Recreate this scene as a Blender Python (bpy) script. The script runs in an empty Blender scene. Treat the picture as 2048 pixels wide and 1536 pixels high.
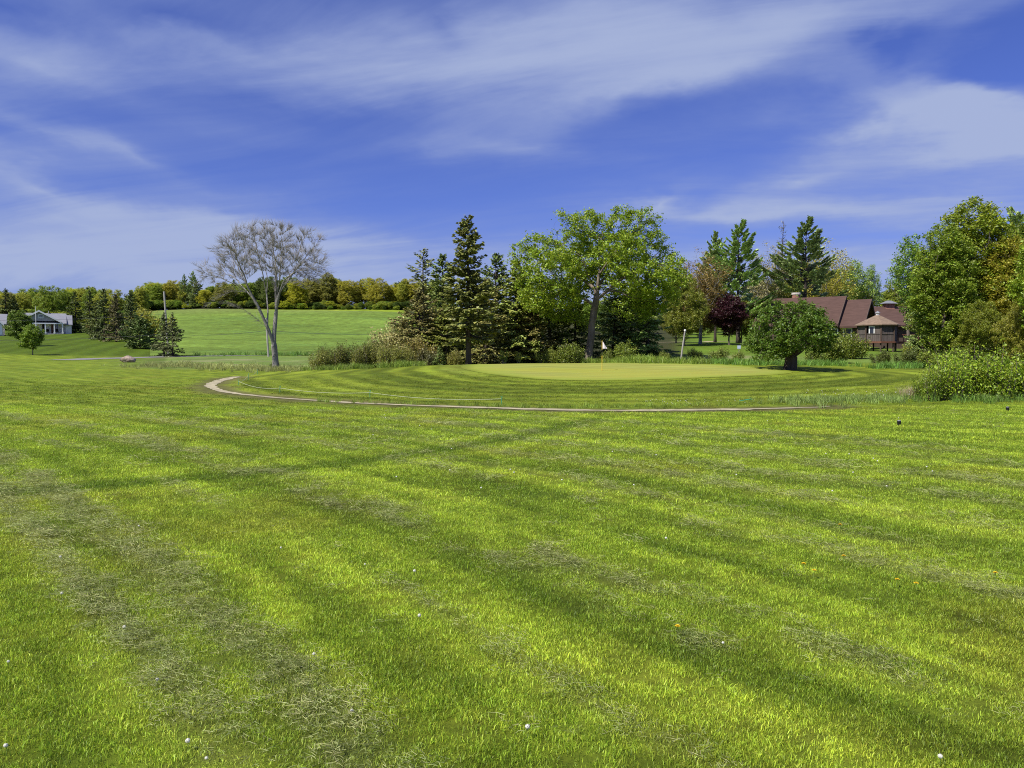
import bpy, math, random
import numpy as np
from mathutils import Vector, Matrix
from mathutils.geometry import delaunay_2d_cdt

rng = np.random.default_rng(7)
R = math.radians
SC = bpy.context.scene
COL = SC.collection

# ------------------------------------------------------------------ camera
FPX, EYE, PITCH = 1540.0, 1.6, math.atan(68.0 / 1540.0)
cam_d = bpy.data.cameras.new('camera')
cam_d.sensor_width = 36.0
cam_d.lens = 36.0 * FPX / 2048.0
cam_d.clip_start, cam_d.clip_end = 0.05, 6000.0
cam = bpy.data.objects.new('camera', cam_d)
cam.location = (0, 0, EYE)
cam.rotation_euler = (math.pi / 2 - PITCH, 0, 0)
COL.objects.link(cam)
SC.camera = cam

# ------------------------------------------------------------------ world
SUN_EL, SUN_AZ = R(52), math.atan2(-0.72, -0.62)      # azimuth clockwise from +Y
SKY_STRENGTH = 0.082
w = bpy.data.worlds.new('World')
SC.world = w
w.use_nodes = True
wt = w.node_tree
wt.nodes.clear()
w.cycles.sampling_method = 'MANUAL'
w.cycles.sample_map_resolution = 256


def nd(tree, kind, **kw):
    n = tree.nodes.new(kind)
    for k, v in kw.items():
        setattr(n, k, v)
    return n


def mth(tree, op, a, b=None, c=None, clamp=False):
    n = nd(tree, 'ShaderNodeMath', operation=op, use_clamp=clamp)
    for i, v in enumerate((a, b, c)):
        if v is None:
            continue
        if isinstance(v, (int, float)):
            n.inputs[i].default_value = v
        else:
            tree.links.new(v, n.inputs[i])
    return n.outputs[0]


def build_sky():
    L = wt.links.new
    M = lambda *a, **k: mth(wt, *a, **k)
    tc = nd(wt, 'ShaderNodeTexCoord')
    sky = nd(wt, 'ShaderNodeTexSky', sky_type='NISHITA')
    sky.sun_disc = False
    sky.sun_elevation = SUN_EL
    sky.sun_rotation = SUN_AZ % (2 * math.pi)
    sky.air_density, sky.dust_density, sky.ozone_density = 1.0, 0.35, 3.0
    sep = nd(wt, 'ShaderNodeSeparateXYZ')
    L(tc.outputs['Generated'], sep.inputs[0])
    x, y, z = sep.outputs
    az0 = M('ARCTAN2', x, y)
    el0 = M('ARCSINE', z)
    # planar coordinates on a high cloud deck, for the streaks
    zz = M('ADD', M('MAXIMUM', z, 0.0), 0.12)
    u, v = M('DIVIDE', x, zz), M('DIVIDE', y, zz)
    comb = nd(wt, 'ShaderNodeCombineXYZ')
    L(M('MULTIPLY', u, 0.32), comb.inputs[0])
    L(M('ADD', M('MULTIPLY', v, 1.0), M('MULTIPLY', u, 0.30)), comb.inputs[1])
    st = nd(wt, 'ShaderNodeTexNoise')
    st.inputs['Scale'].default_value = 1.9
    st.inputs['Detail'].default_value = 9
    st.inputs['Roughness'].default_value = 0.60
    st.inputs['Distortion'].default_value = 0.7
    L(comb.outputs[0], st.inputs['Vector'])
    # warp of the direction
    wn = nd(wt, 'ShaderNodeTexNoise')
    wn.inputs['Scale'].default_value = 5.0
    wn.inputs['Detail'].default_value = 5
    wn.inputs['Roughness'].default_value = 0.55
    stretch = nd(wt, 'ShaderNodeMapping')
    stretch.inputs['Scale'].default_value = (1.0, 1.0, 2.6)
    L(tc.outputs['Generated'], stretch.inputs[0])
    L(stretch.outputs[0], wn.inputs['Vector'])
    ws = nd(wt, 'ShaderNodeSeparateColor')
    L(wn.outputs['Color'], ws.inputs[0])
    az = M('ADD', az0, M('MULTIPLY', M('SUBTRACT', ws.outputs[0], 0.5), 0.30))
    el = M('ADD', el0, M('MULTIPLY', M('SUBTRACT', ws.outputs[1], 0.5), 0.085))
    blobs = [  # px, py, half-width, half-height, tilt (down to the right), amount
        (450, 105, 700, 110, 2, 0.66), (1180, 100, 460, 115, -4, 0.62), (1650, 50, 560, 85, 0, 0.58),
        (60, 150, 320, 45, 8, 0.35), (1330, 150, 230, 40, -14, 0.35),
        (60, 30, 170, 32, 10, -0.45), (400, 62, 200, 34, 0, -0.50), (880, 45, 70, 60, 0, -0.22),
        (1180, 100, 90, 22, 0, -0.2), (1765, 112, 85, 22, -18, -0.75), (1985, 130, 170, 42, -14, -0.95),
        (1855, 232, 200, 50, 14, 1.35), (2000, 300, 180, 60, 5, 0.75), (1900, 200, 160, 30, 10, 0.5),
        (1620, 362, 150, 34, -6, 0.72), (1540, 425, 340, 26, 5, 0.75), (1325, 396, 80, 24, -24, 0.55),
        (1870, 400, 240, 34, 0, 0.45), (1080, 312, 190, 46, 4, 0.50), (940, 320, 130, 30, 6, 0.22),
        (70, 365, 330, 36, 12, 0.62), (230, 320, 330, 22, 14, 0.35), (60, 275, 220, 22, 14, 0.25),
        (150, 450, 470, 60, 6, 0.62), (560, 470, 250, 26, 4, 0.30), (300, 550, 900, 65, 0, 0.48), (130, 520, 300, 40, 4, 0.30),
        (1600, 540, 900, 70, 0, 0.50), (1000, 610, 1800, 90, 0, 0.50), (1330, 235, 170, 40, -12, -0.4), (620, 245, 330, 32, 2, -0.4),
        (480, 300, 260, 26, 5, -0.15),
    ]
    tot = None
    ae = nd(wt, 'ShaderNodeCombineXYZ')
    L(az, ae.inputs[0]); L(M('MULTIPLY', el, -1.0), ae.inputs[1])
    for (px, py, sx, sy, tilt, amp) in blobs:
        a0 = math.atan((px - 1024) / FPX)
        e0 = math.atan((700 - py) / FPX * math.cos(a0))
        mp = nd(wt, 'ShaderNodeMapping', vector_type='TEXTURE')
        mp.inputs['Location'].default_value = (a0, -e0, 0)
        mp.inputs['Rotation'].default_value = (0, 0, R(tilt))
        mp.inputs['Scale'].default_value = (sx * 2.1 / FPX, sy * 2.1 / FPX, 1)
        L(ae.outputs[0], mp.inputs[0])
        gt = nd(wt, 'ShaderNodeTexGradient', gradient_type='QUADRATIC_SPHERE')
        L(mp.outputs[0], gt.inputs[0])
        tot = M('MULTIPLY', gt.outputs['Fac'], amp * 1.25) if tot is None else M('MULTIPLY_ADD', gt.outputs['Fac'], amp * 1.25, tot)
    # away from the view the same veil goes on as plain streaky cirrus
    out = nd(wt, 'ShaderNodeMapRange', interpolation_type='SMOOTHSTEP')
    L(M('ADD', M('ABSOLUTE', az0), M('MULTIPLY', M('MAXIMUM', M('SUBTRACT', el0, 0.42), 0.0), 1.5)), out.inputs[0])
    out.inputs[1].default_value, out.inputs[2].default_value = 0.62, 0.95
    out.inputs[3].default_value, out.inputs[4].default_value = 0.0, 0.42
    tot = M('ADD', tot, out.outputs[0])
    streak = M('SUBTRACT', st.outputs['Fac'], 0.5)
    dens = M('ADD', M('ADD', tot, 0.27), M('MULTIPLY', streak, 1.6))
    mr = nd(wt, 'ShaderNodeMapRange', interpolation_type='SMOOTHSTEP')
    L(dens, mr.inputs[0])
    mr.inputs[1].default_value, mr.inputs[2].default_value = -0.10, 1.50
    mr.inputs[3].default_value, mr.inputs[4].default_value = 0.0, 0.95
    tint = nd(wt, 'ShaderNodeMix', data_type='RGBA', blend_type='MULTIPLY')
    tint.inputs[0].default_value = 1.0
    L(sky.outputs[0], tint.inputs[6])
    tint.inputs[7].default_value = SKY_TINT
    mix = nd(wt, 'ShaderNodeMix', data_type='RGBA')
    L(mr.outputs[0], mix.inputs[0])
    L(tint.outputs[2], mix.inputs[6])
    cc = nd(wt, 'ShaderNodeMix', data_type='RGBA')
    L(M('POWER', mr.outputs[0], 2.0), cc.inputs[0])
    cc.inputs[6].default_value, cc.inputs[7].default_value = VEIL_RGB, CLOUD_RGB
    L(cc.outputs[2], mix.inputs[7])
    bg = nd(wt, 'ShaderNodeBackground')
    bg.inputs[1].default_value = SKY_STRENGTH
    L(mix.outputs[2], bg.inputs[0])
    o = nd(wt, 'ShaderNodeOutputWorld')
    L(bg.outputs[0], o.inputs[0])


SKY_TINT = (0.53, 0.585, 1.19, 1)
VEIL_RGB = (2.35, 3.15, 6.4, 1)
CLOUD_RGB = (4.1, 4.85, 7.1, 1)
build_sky()

sun_d = bpy.data.lights.new('sun', 'SUN')
sun_d.energy, sun_d.angle, sun_d.color = 5.0, R(0.53), (1.0, 0.95, 0.86)
sun = bpy.data.objects.new('sun', sun_d)
to_sun = Vector((math.sin(SUN_AZ) * math.cos(SUN_EL), math.cos(SUN_AZ) * math.cos(SUN_EL), math.sin(SUN_EL)))
sun.rotation_euler = to_sun.to_track_quat('Z', 'Y').to_euler()
COL.objects.link(sun)

vs = SC.view_settings
vs.view_transform, vs.look = 'Standard', 'None'
vs.exposure, vs.gamma, vs.use_curve_mapping = 0.28, 1.0, False
SC.cycles.use_denoising = False
SC.cycles.filter_width = 1.05
SC.cycles.max_bounces, SC.cycles.diffuse_bounces = 5, 2
SC.cycles.transmission_bounces, SC.cycles.transparent_max_bounces = 4, 4


# ------------------------------------------------------------------ noise, projection
def _hash(ix, iy, seed):
    h = (ix.astype(np.int64) * 374761393 + iy.astype(np.int64) * 668265263 + seed * 1442695041) & 0xffffffff
    h = ((h ^ (h >> 13)) * 1274126177) & 0xffffffff
    return ((h ^ (h >> 16)) & 0xffff) / 65535.0


def vnoise(x, y, seed=0):
    ix, iy = np.floor(x), np.floor(y)
    fx, fy = x - ix, y - iy
    fx, fy = fx * fx * (3 - 2 * fx), fy * fy * (3 - 2 * fy)
    a, b = _hash(ix, iy, seed), _hash(ix + 1, iy, seed)
    c, d = _hash(ix, iy + 1, seed), _hash(ix + 1, iy + 1, seed)
    return (a + (b - a) * fx) * (1 - fy) + (c + (d - c) * fx) * fy


def fbm(x, y, seed=0, octs=4):
    s, amp, tot = 0, 1.0, 0
    for i in range(octs):
        s = s + amp * vnoise(x * 2 ** i, y * 2 ** i, seed + i * 17)
        tot += amp
        amp *= 0.55
    return s / tot


def sstep(a, b, x):
    t = np.clip((x - a) / (b - a), 0, 1)
    return t * t * (3 - 2 * t)


def ray(px, py):
    a, b = (px - 1024) / FPX, (768 - py) / FPX
    cp, sp = math.cos(PITCH), math.sin(PITCH)
    return np.array([a, cp + b * sp, -sp + b * cp])


def P(px, py, Y):
    d = ray(px, py)
    return np.array([0, 0, EYE]) + d * (Y / d[1])


# ------------------------------------------------------------------ terrain
CTRL = [(1640, 816, 22.5), (1300, 819, 22.2), (1000, 818, 22.3), (660, 803, 25.4), (480, 783, 31.5), (415, 775, 34.9),
        (460, 755, 47), (1200, 760, 37), (1500, 757, 38), (1000, 757, 38.5), (1204, 742, 47), (1050, 727, 55), (1300, 726, 55),
        (1450, 730, 52), (1580, 740, 50), (1178, 727, 64), (938, 732, 58), (880, 730, 54), (700, 742, 50), (600, 752, 47),
        (750, 775, 34), (900, 785, 31), (1200, 786, 30), (1500, 783, 30.5),
        (551, 739, 60), (450, 728, 70), (300, 728, 70), (430, 714, 97), (200, 718, 95), (600, 712, 105), (600, 690, 135),
        (600, 665, 180), (600, 620, 265), (400, 618, 265), (790, 624, 250), (400, 660, 180), (180, 700, 112), (200, 690, 125),
        (150, 668, 165), (20, 670, 165), (150, 650, 220), (0, 715, 92), (60, 708, 102), (100, 745, 52), (0, 745, 52),
        (1458, 690, 85), (1660, 697, 92), (1900, 722, 66), (1750, 737, 54), (1700, 760, 38), (1850, 801, 24.6), (2048, 800, 24.8),
        (1400, 684, 102), (1150, 690, 115), (1000, 692, 110), (1350, 720, 62), (1650, 726, 62)]
cp = [P(*c) for c in CTRL]
for (x, y, z) in [(-3, 3, 0), (3, 3, 0), (0, 8, 0), (-6, 10, 0.02), (6, 10, 0.02), (0, 15, -0.02), (-12, 16, 0.05), (11, 15, 0.05),
                  (-20, 26, 0.03), (0, -6, 0), (-30, -30, 0.2), (30, -30, 0.2), (0, -80, 0), (-60, 10, 0.4), (70, 20, 0.6),
                  (-120, 60, 1.5), (120, 60, 2.0), (-150, 250, 12), (30, 230, 9), (100, 200, 7), (150, 150, 5), (-60, 330, 19),
                  (200, 330, 12), (-250, 350, 14), (0, 450, 20), (-400, 200, 8), (400, 200, 8), (0, -450, 0), (-400, -200, 0),
                  (400, -200, 0), (-250, 420, 15), (250, 420, 14)]:
    cp.append(np.array([x, y, z], float))
cp = np.array(cp)


def _phi(r2):
    return 0.5 * r2 * np.log(r2 + 1e-9)


def _tps_fit():
    n = len(cp)
    K = _phi(((cp[:, None, :2] - cp[None, :, :2]) ** 2).sum(-1)) + np.eye(n) * 2.0
    Q = np.hstack([np.ones((n, 1)), cp[:, :2]])
    A = np.zeros((n + 3, n + 3))
    A[:n, :n], A[:n, n:], A[n:, :n] = K, Q, Q.T
    return np.linalg.solve(A, np.hstack([cp[:, 2], np.zeros(3)]))


TPS = _tps_fit()


def H(x, y):
    x, y = np.atleast_1d(np.asarray(x, float)), np.atleast_1d(np.asarray(y, float))
    shp = x.shape
    x, y = x.ravel(), y.ravel()
    r = np.hypot(x, y)
    k = np.minimum(1, 440 / np.maximum(r, 1e-6))
    x, y = x * k, y * k
    out = np.empty(len(x))
    n = len(cp)
    for i in range(0, len(x), 20000):
        s = slice(i, i + 20000)
        r2 = (x[s, None] - cp[None, :, 0]) ** 2 + (y[s, None] - cp[None, :, 1]) ** 2
        out[s] = _phi(r2) @ TPS[:n] + TPS[n] + TPS[n + 1] * x[s] + TPS[n + 2] * y[s]
    return out.reshape(shp)


_YS = np.geomspace(2.0, 420, 900)


def ground_at(px, py):
    """first point of the terrain that the line of sight through a pixel meets"""
    d = ray(px, py)
    t = _YS / d[1]
    X, Z = d[0] * t, EYE + d[2] * t
    g = Z - H(X, _YS)
    below = np.nonzero(g < 0)[0]
    i = below[0] if len(below) else len(_YS) - 1
    if i == 0:
        i = 1
    f = g[i - 1] / (g[i - 1] - g[i] + 1e-12)
    Y = _YS[i - 1] + (_YS[i] - _YS[i - 1]) * min(max(f, 0), 1)
    Xg = d[0] * Y / d[1]
    return np.array([Xg, Y, float(H(Xg, Y)[0])])


# ------------------------------------------------------------------ mesh helpers
def mesh_np(name, V, F):
    """V (n,3), F (m,k) all faces with k corners, or a list of such arrays"""
    Fs = [f for f in (F if isinstance(F, list) else [F]) if len(f)]
    me = bpy.data.meshes.new(name)
    V = np.asarray(V, np.float32)
    me.vertices.add(len(V))
    me.vertices.foreach_set('co', V.ravel())
    loops = np.concatenate([np.asarray(f, np.int32).ravel() for f in Fs])
    tot = np.concatenate([np.full(len(f), f.shape[1], np.int32) for f in Fs])
    start = np.concatenate([[0], np.cumsum(tot)[:-1]]).astype(np.int32)
    me.loops.add(len(loops))
    me.loops.foreach_set('vertex_index', loops)
    me.polygons.add(len(tot))
    me.polygons.foreach_set('loop_start', start)
    me.polygons.foreach_set('loop_total', tot)
    me.update(calc_edges=True)
    return me


def smooth(me):
    me.polygons.foreach_set('use_smooth', np.ones(len(me.polygons), bool))
    return me


def link(name, me, material=None, parent=None, loc=None):
    o = bpy.data.objects.new(name, me)
    COL.objects.link(o)
    if material is not None and me is not None and not me.materials:
        me.materials.append(material)
    if parent is not None:
        o.parent = parent
    if loc is not None:
        o.location = loc
    return o


def empty(name, loc=(0, 0, 0), rz=0.0):
    o = bpy.data.objects.new(name, None)
    COL.objects.link(o)
    o.location = loc
    o.rotation_euler = (0, 0, rz)
    o.empty_display_size = 0.2
    return o


def tag(o, label=None, cat=None, group=None, kind=None):
    if label:
        o['label'] = label
    if cat:
        o['category'] = cat
    if group:
        o['group'] = group
    if kind:
        o['kind'] = kind
    return o


class MB:
    """collects boxes, prisms and tubes into one mesh"""

    def __init__(s):
        s.v, s.f = [], []

    def add(s, verts, faces):
        b = len(s.v)
        s.v += [tuple(map(float, p)) for p in verts]
        s.f += [tuple(i + b for i in f) for f in faces]
        return s

    def box(s, x0, x1, y0, y1, z0, z1):
        return s.add([(x0, y0, z0), (x1, y0, z0), (x1, y1, z0), (x0, y1, z0), (x0, y0, z1), (x1, y0, z1), (x1, y1, z1), (x0, y1, z1)],
                     [(0, 3, 2, 1), (4, 5, 6, 7), (0, 1, 5, 4), (1, 2, 6, 5), (2, 3, 7, 6), (3, 0, 4, 7)])

    def hexa(s, p):      # 8 points, bottom ring then top ring
        return s.add(p, [(0, 3, 2, 1), (4, 5, 6, 7), (0, 1, 5, 4), (1, 2, 6, 5), (2, 3, 7, 6), (3, 0, 4, 7)])

    def prism(s, poly, y0, y1):   # poly in (x, z), extruded along y
        n = len(poly)
        v = [(x, y0, z) for x, z in poly] + [(x, y1, z) for x, z in poly]
        f = [tuple(range(n)), tuple(range(2 * n - 1, n - 1, -1))] + [(i, i + n, (i + 1) % n + n, (i + 1) % n) for i in range(n)]
        return s.add(v, f)

    def prism_x(s, poly, x0, x1):  # poly in (y, z), extruded along x
        n = len(poly)
        v = [(x0, y, z) for y, z in poly] + [(x1, y, z) for y, z in poly]
        f = [tuple(range(n)), tuple(range(2 * n - 1, n - 1, -1))] + [(i, i + n, (i + 1) % n + n, (i + 1) % n) for i in range(n)]
        return s.add(v, f)

    def tube(s, pts, rad, n=8):
        pts = [np.asarray(p, float) for p in pts]
        rad = [rad] * len(pts) if isinstance(rad, (int, float)) else rad
        v, m = [], len(pts)
        for i, p in enumerate(pts):
            d = pts[min(i + 1, m - 1)] - pts[max(i - 1, 0)]
            d = d / (np.linalg.norm(d) + 1e-9)
            ref = np.array([1, 0, 0]) if abs(d[0]) < 0.8 else np.array([0, 1, 0])
            a = np.cross(d, ref); a /= np.linalg.norm(a)
            b = np.cross(d, a)
            for k in range(n):
                t = 2 * math.pi * k / n
                v.append(p + rad[i] * (math.cos(t) * a + math.sin(t) * b))
        f = [tuple(range(n)), tuple(range(m * n - 1, (m - 1) * n - 1, -1))]
        for i in range(m - 1):
            for k in range(n):
                f.append((i * n + k, (i + 1) * n + k, (i + 1) * n + (k + 1) % n, i * n + (k + 1) % n))
        return s.add(v, f)

    def build(s, name, material, parent=None, sm=False):
        me = bpy.data.meshes.new(name)
        me.from_pydata(s.v, [], s.f)
        me.update()
        import bmesh
        bm = bmesh.new(); bm.from_mesh(me)
        bmesh.ops.recalc_face_normals(bm, faces=bm.faces)
        bm.to_mesh(me); bm.free()
        if sm:
            smooth(me)
        return link(name, me, material, parent)


# ------------------------------------------------------------------ materials
def mat(name, rgb, rough=0.8, var=0.25, scale=3.0, bump=0.0, bscale=None, spec=0.3, stretch=(1, 1, 1), metal=0.0):
    m = bpy.data.materials.new(name)
    m.use_nodes = True
    t = m.node_tree
    b = t.nodes['Principled BSDF']
    b.inputs['Roughness'].default_value = rough
    b.inputs['Specular IOR Level'].default_value = spec
    b.inputs['Metallic'].default_value = metal
    tc = nd(t, 'ShaderNodeTexCoord')
    mp = nd(t, 'ShaderNodeMapping')
    mp.inputs['Scale'].default_value = stretch
    t.links.new(tc.outputs['Object'], mp.inputs[0])
    n = nd(t, 'ShaderNodeTexNoise')
    n.inputs['Scale'].default_value, n.inputs['Detail'].default_value = scale, 6
    t.links.new(mp.outputs[0], n.inputs['Vector'])
    cr = nd(t, 'ShaderNodeValToRGB')
    lo, hi = 1 - var, 1 + var
    cr.color_ramp.elements[0].position, cr.color_ramp.elements[1].position = 0.3, 0.7
    cr.color_ramp.elements[0].color = (rgb[0] * lo, rgb[1] * lo, rgb[2] * lo, 1)
    cr.color_ramp.elements[1].color = (rgb[0] * hi, rgb[1] * hi, rgb[2] * hi, 1)
    t.links.new(n.outputs['Fac'], cr.inputs[0])
    t.links.new(cr.outputs[0], b.inputs['Base Color'])
    if bump:
        n2 = nd(t, 'ShaderNodeTexNoise')
        n2.inputs['Scale'].default_value, n2.inputs['Detail'].default_value = bscale or scale * 4, 5
        t.links.new(mp.outputs[0], n2.inputs['Vector'])
        bp = nd(t, 'ShaderNodeBump')
        bp.inputs['Strength'].default_value, bp.inputs['Distance'].default_value = 1.0, bump
        t.links.new(n2.outputs['Fac'], bp.inputs['Height'])
        t.links.new(bp.outputs[0], b.inputs['Normal'])
    return m


def leaf_mat(name, source='OBJECT', transl=0.38, vary=0.45, gloss=0.025):
    """foliage: colour from the object (or the instance) varied leaf by leaf"""
    m = bpy.data.materials.new(name)
    m.use_nodes = True
    t = m.node_tree
    t.nodes.clear()
    L = t.links.new
    if source == 'OBJECT':
        src = nd(t, 'ShaderNodeObjectInfo').outputs['Color']
    else:
        a = nd(t, 'ShaderNodeAttribute', attribute_type='INSTANCER', attribute_name='tint')
        src = a.outputs['Color']
    g = nd(t, 'ShaderNodeNewGeometry')
    rnd = g.outputs['Random Per Island']
    hsv = nd(t, 'ShaderNodeHueSaturation')
    L(src, hsv.inputs['Color'])
    L(mth(t, 'MULTIPLY_ADD', rnd, 2 * vary, 1 - vary), hsv.inputs['Value'])
    r2 = mth(t, 'FRACT', mth(t, 'MULTIPLY', rnd, 37.7))
    L(mth(t, 'MULTIPLY_ADD', r2, 0.045, 0.4775), hsv.inputs['Hue'])
    df, tr, gl = nd(t, 'ShaderNodeBsdfDiffuse'), nd(t, 'ShaderNodeBsdfTranslucent'), nd(t, 'ShaderNodeBsdfGlossy')
    gl.inputs['Roughness'].default_value = 0.5
    gl.inputs['Color'].default_value = (1, 1, 1, 1)
    L(hsv.outputs[0], df.inputs[0]); L(hsv.outputs[0], tr.inputs[0])
    m1, m2 = nd(t, 'ShaderNodeMixShader'), nd(t, 'ShaderNodeMixShader')
    m1.inputs[0].default_value, m2.inputs[0].default_value = transl, gloss
    L(df.outputs[0], m1.inputs[1]); L(tr.outputs[0], m1.inputs[2])
    L(m1.outputs[0], m2.inputs[1]); L(gl.outputs[0], m2.inputs[2])
    o = nd(t, 'ShaderNodeOutputMaterial')
    L(m2.outputs[0], o.inputs[0])
    return m


def turf_mat(name, amp=0.45, fine=6.0, bump=0.04):
    """short grass seen from afar: colour attribute of the sheet, broken up by noise, with relief"""
    m = bpy.data.materials.new(name)
    m.use_nodes = True
    t = m.node_tree
    L = t.links.new
    b = t.nodes['Principled BSDF']
    b.inputs['Roughness'].default_value = 0.9
    b.inputs['Specular IOR Level'].default_value = 0.1
    tc = nd(t, 'ShaderNodeTexCoord')
    a = nd(t, 'ShaderNodeAttribute', attribute_name='col')
    n = nd(t, 'ShaderNodeTexNoise')
    n.inputs['Scale'].default_value, n.inputs['Detail'].default_value, n.inputs['Roughness'].default_value = fine, 8, 0.7
    L(tc.outputs['Object'], n.inputs['Vector'])
    n1 = nd(t, 'ShaderNodeTexNoise')
    n1.inputs['Scale'].default_value, n1.inputs['Detail'].default_value = 0.9, 5
    L(tc.outputs['Object'], n1.inputs['Vector'])
    val = mth(t, 'ADD', mth(t, 'MULTIPLY', mth(t, 'SUBTRACT', n.outputs['Fac'], 0.5), amp * 4), mth(t, 'MULTIPLY', mth(t, 'SUBTRACT', n1.outputs['Fac'], 0.5), amp * 1.6))
    hsv = nd(t, 'ShaderNodeHueSaturation')
    L(a.outputs['Color'], hsv.inputs['Color'])
    L(mth(t, 'MAXIMUM', mth(t, 'ADD', val, 1.0), 0.15), hsv.inputs['Value'])
    L(mth(t, 'MULTIPLY_ADD', n1.outputs['Fac'], 0.05, 0.475), hsv.inputs['Hue'])
    L(hsv.outputs[0], b.inputs['Base Color'])
    bp = nd(t, 'ShaderNodeBump')
    bp.inputs['Strength'].default_value, bp.inputs['Distance'].default_value = 1.0, bump
    L(n.outputs['Fac'], bp.inputs['Height'])
    L(bp.outputs[0], b.inputs['Normal'])
    return m


M_TURF = turf_mat('turf')
M_GREEN = turf_mat('putting_turf', amp=0.10, fine=14.0, bump=0.008)
M_LEAF = leaf_mat('leaf')
M_NEEDLE = leaf_mat('needle', transl=0.12, vary=0.5, gloss=0.03)
M_BLADE = leaf_mat('grass_blade', source='INST', transl=0.40, vary=0.55, gloss=0.02)
M_INST_LEAF = leaf_mat('leaf_instanced', source='INST', transl=0.3, vary=0.45)
M_BARK = mat('bark', (0.16, 0.13, 0.105), 0.95, 0.5, 3.0, 0.06, 9, stretch=(1, 1, 0.25))
M_BARK_GREY = mat('pale_bark', (0.24, 0.225, 0.205), 0.95, 0.35, 2.5, 0.05, 9, stretch=(1, 1, 0.3))
M_BARK_DARK = mat('dark_bark', (0.07, 0.055, 0.045), 0.95, 0.4, 4.0, 0.05, 12, stretch=(1, 1, 0.3))

# ------------------------------------------------------------------ outlines on the ground


def outline(pix):
    return np.array([ground_at(*p)[:2] for p in pix])


def dense(poly, step, closed=True):
    out = []
    n = len(poly)
    for i in range(n if closed else n - 1):
        a, b = poly[i], poly[(i + 1) % n]
        k = max(1, int(np.linalg.norm(b - a) / step))
        for j in range(k):
            out.append(a + (b - a) * j / k)
    if not closed:
        out.append(poly[-1])
    return np.array(out)


def chaikin(poly, it=2, closed=True):
    for _ in range(it):
        if closed:
            q = np.roll(poly, -1, 0)
            poly = np.stack([poly * .75 + q * .25, poly * .25 + q * .75], 1).reshape(-1, 2)
        else:
            a, b = poly[:-1], poly[1:]
            mid = np.stack([a * .75 + b * .25, a * .25 + b * .75], 1).reshape(-1, 2)
            poly = np.vstack([poly[:1], mid, poly[-1:]])
    return poly


def inside(poly, x, y):
    res = np.zeros(x.shape, bool)
    n = len(poly)
    for i in range(n):
        (x0, y0), (x1, y1) = poly[i], poly[(i + 1) % n]
        if y0 == y1:
            continue
        c = ((y0 > y) != (y1 > y)) & (x < (x1 - x0) * (y - y0) / (y1 - y0) + x0)
        res ^= c
    return res


def dist_line(poly, x, y, closed=True):
    d = np.full(x.shape, 1e9)
    n = len(poly)
    for i in range(n if closed else n - 1):
        a, b = poly[i], poly[(i + 1) % n]
        ab = b - a
        t = np.clip(((x - a[0]) * ab[0] + (y - a[1]) * ab[1]) / (ab @ ab + 1e-9), 0, 1)
        d = np.minimum(d, np.hypot(x - a[0] - t * ab[0], y - a[1] - t * ab[1]))
    return d


def set_col(me, cols):
    a = me.color_attributes.new('col', 'FLOAT_COLOR', 'POINT')
    c = np.ones((len(cols), 4), np.float32)
    c[:, :3] = cols
    a.data.foreach_set('color', c.ravel())


def sheet(name, poly, step, off, material, colfn, kind='structure'):
    """a flush sheet on the terrain inside a ground outline"""
    b = dense(poly, step)
    lo, hi = b.min(0), b.max(0)
    gx, gy = np.meshgrid(np.arange(lo[0], hi[0], step), np.arange(lo[1], hi[1], step))
    gx, gy = gx.ravel() + rng.uniform(-.15, .15, gx.size) * step, gy.ravel() + rng.uniform(-.15, .15, gy.size) * step
    k = inside(b, gx, gy)
    gx, gy = gx[k], gy[k]
    k = dist_line(poly, gx, gy) > step * 0.45
    pts = np.vstack([b, np.stack([gx[k], gy[k]], 1)])
    nb = len(b)
    r = delaunay_2d_cdt([Vector(p) for p in pts], [(i, (i + 1) % nb) for i in range(nb)], [], 1, 1e-4)
    v2 = np.array([tuple(p) for p in r[0]])
    F = np.array([f for f in r[2] if len(f) == 3], np.int32)
    z = H(v2[:, 0], v2[:, 1]) + off
    me = smooth(mesh_np(name, np.column_stack([v2, z]), F))
    if colfn is not None:
        set_col(me, colfn(v2[:, 0], v2[:, 1]))
    o = link(name, me, material)
    tag(o, kind=kind)
    return o


GREEN = chaikin(outline([(905, 733), (960, 746), (1040, 757), (1140, 762), (1260, 761), (1380, 757), (1500, 753), (1580, 748),
                         (1590, 742), (1540, 737), (1470, 731), (1380, 727.5), (1250, 726), (1120, 726), (1000, 728)]), 2)
FIELD = outline([(300, 712), (300, 640), (305, 622), (400, 618.5), (520, 619.5), (640, 621), (800, 625), (860, 640), (860, 711), (600, 711.5)])
PATH_LINE = chaikin(outline([(474, 753.5), (452, 758), (432, 764), (420, 771), (424, 777), (450, 784), (500, 791), (580, 798), (680, 804.5),
                             (800, 810), (930, 814.5), (1060, 819), (1180, 821.5), (1320, 821.5), (1460, 819.5), (1570, 817), (1660, 814)]), 2, False)

# ------------------------------------------------------------------ colour of the grass
C_LIGHT, C_MID, C_DARK = np.array([.465, .575, .050]), np.array([.275, .375, .028]), np.array([.160, .240, .017])
C_YEL, C_DRY = np.array([.46, .47, .05]), np.array([.34, .34, .12])


def lawn_dir(x, y):
    """coordinate across the mowing passes (they bend with distance)"""
    r = np.hypot(x, y)
    ang = np.interp(r, [0, 4, 10, 20, 40], [0.60, 0.62, 0.66, 0.74, 0.85])
    return x * np.cos(ang) + y * np.sin(ang)


def along(x, y):
    """coordinate along the mowing passes"""
    r = np.hypot(x, y)
    ang = np.interp(r, [0, 4, 10, 20, 40], [0.60, 0.62, 0.66, 0.74, 0.85])
    return -x * np.sin(ang) + y * np.cos(ang)


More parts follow.
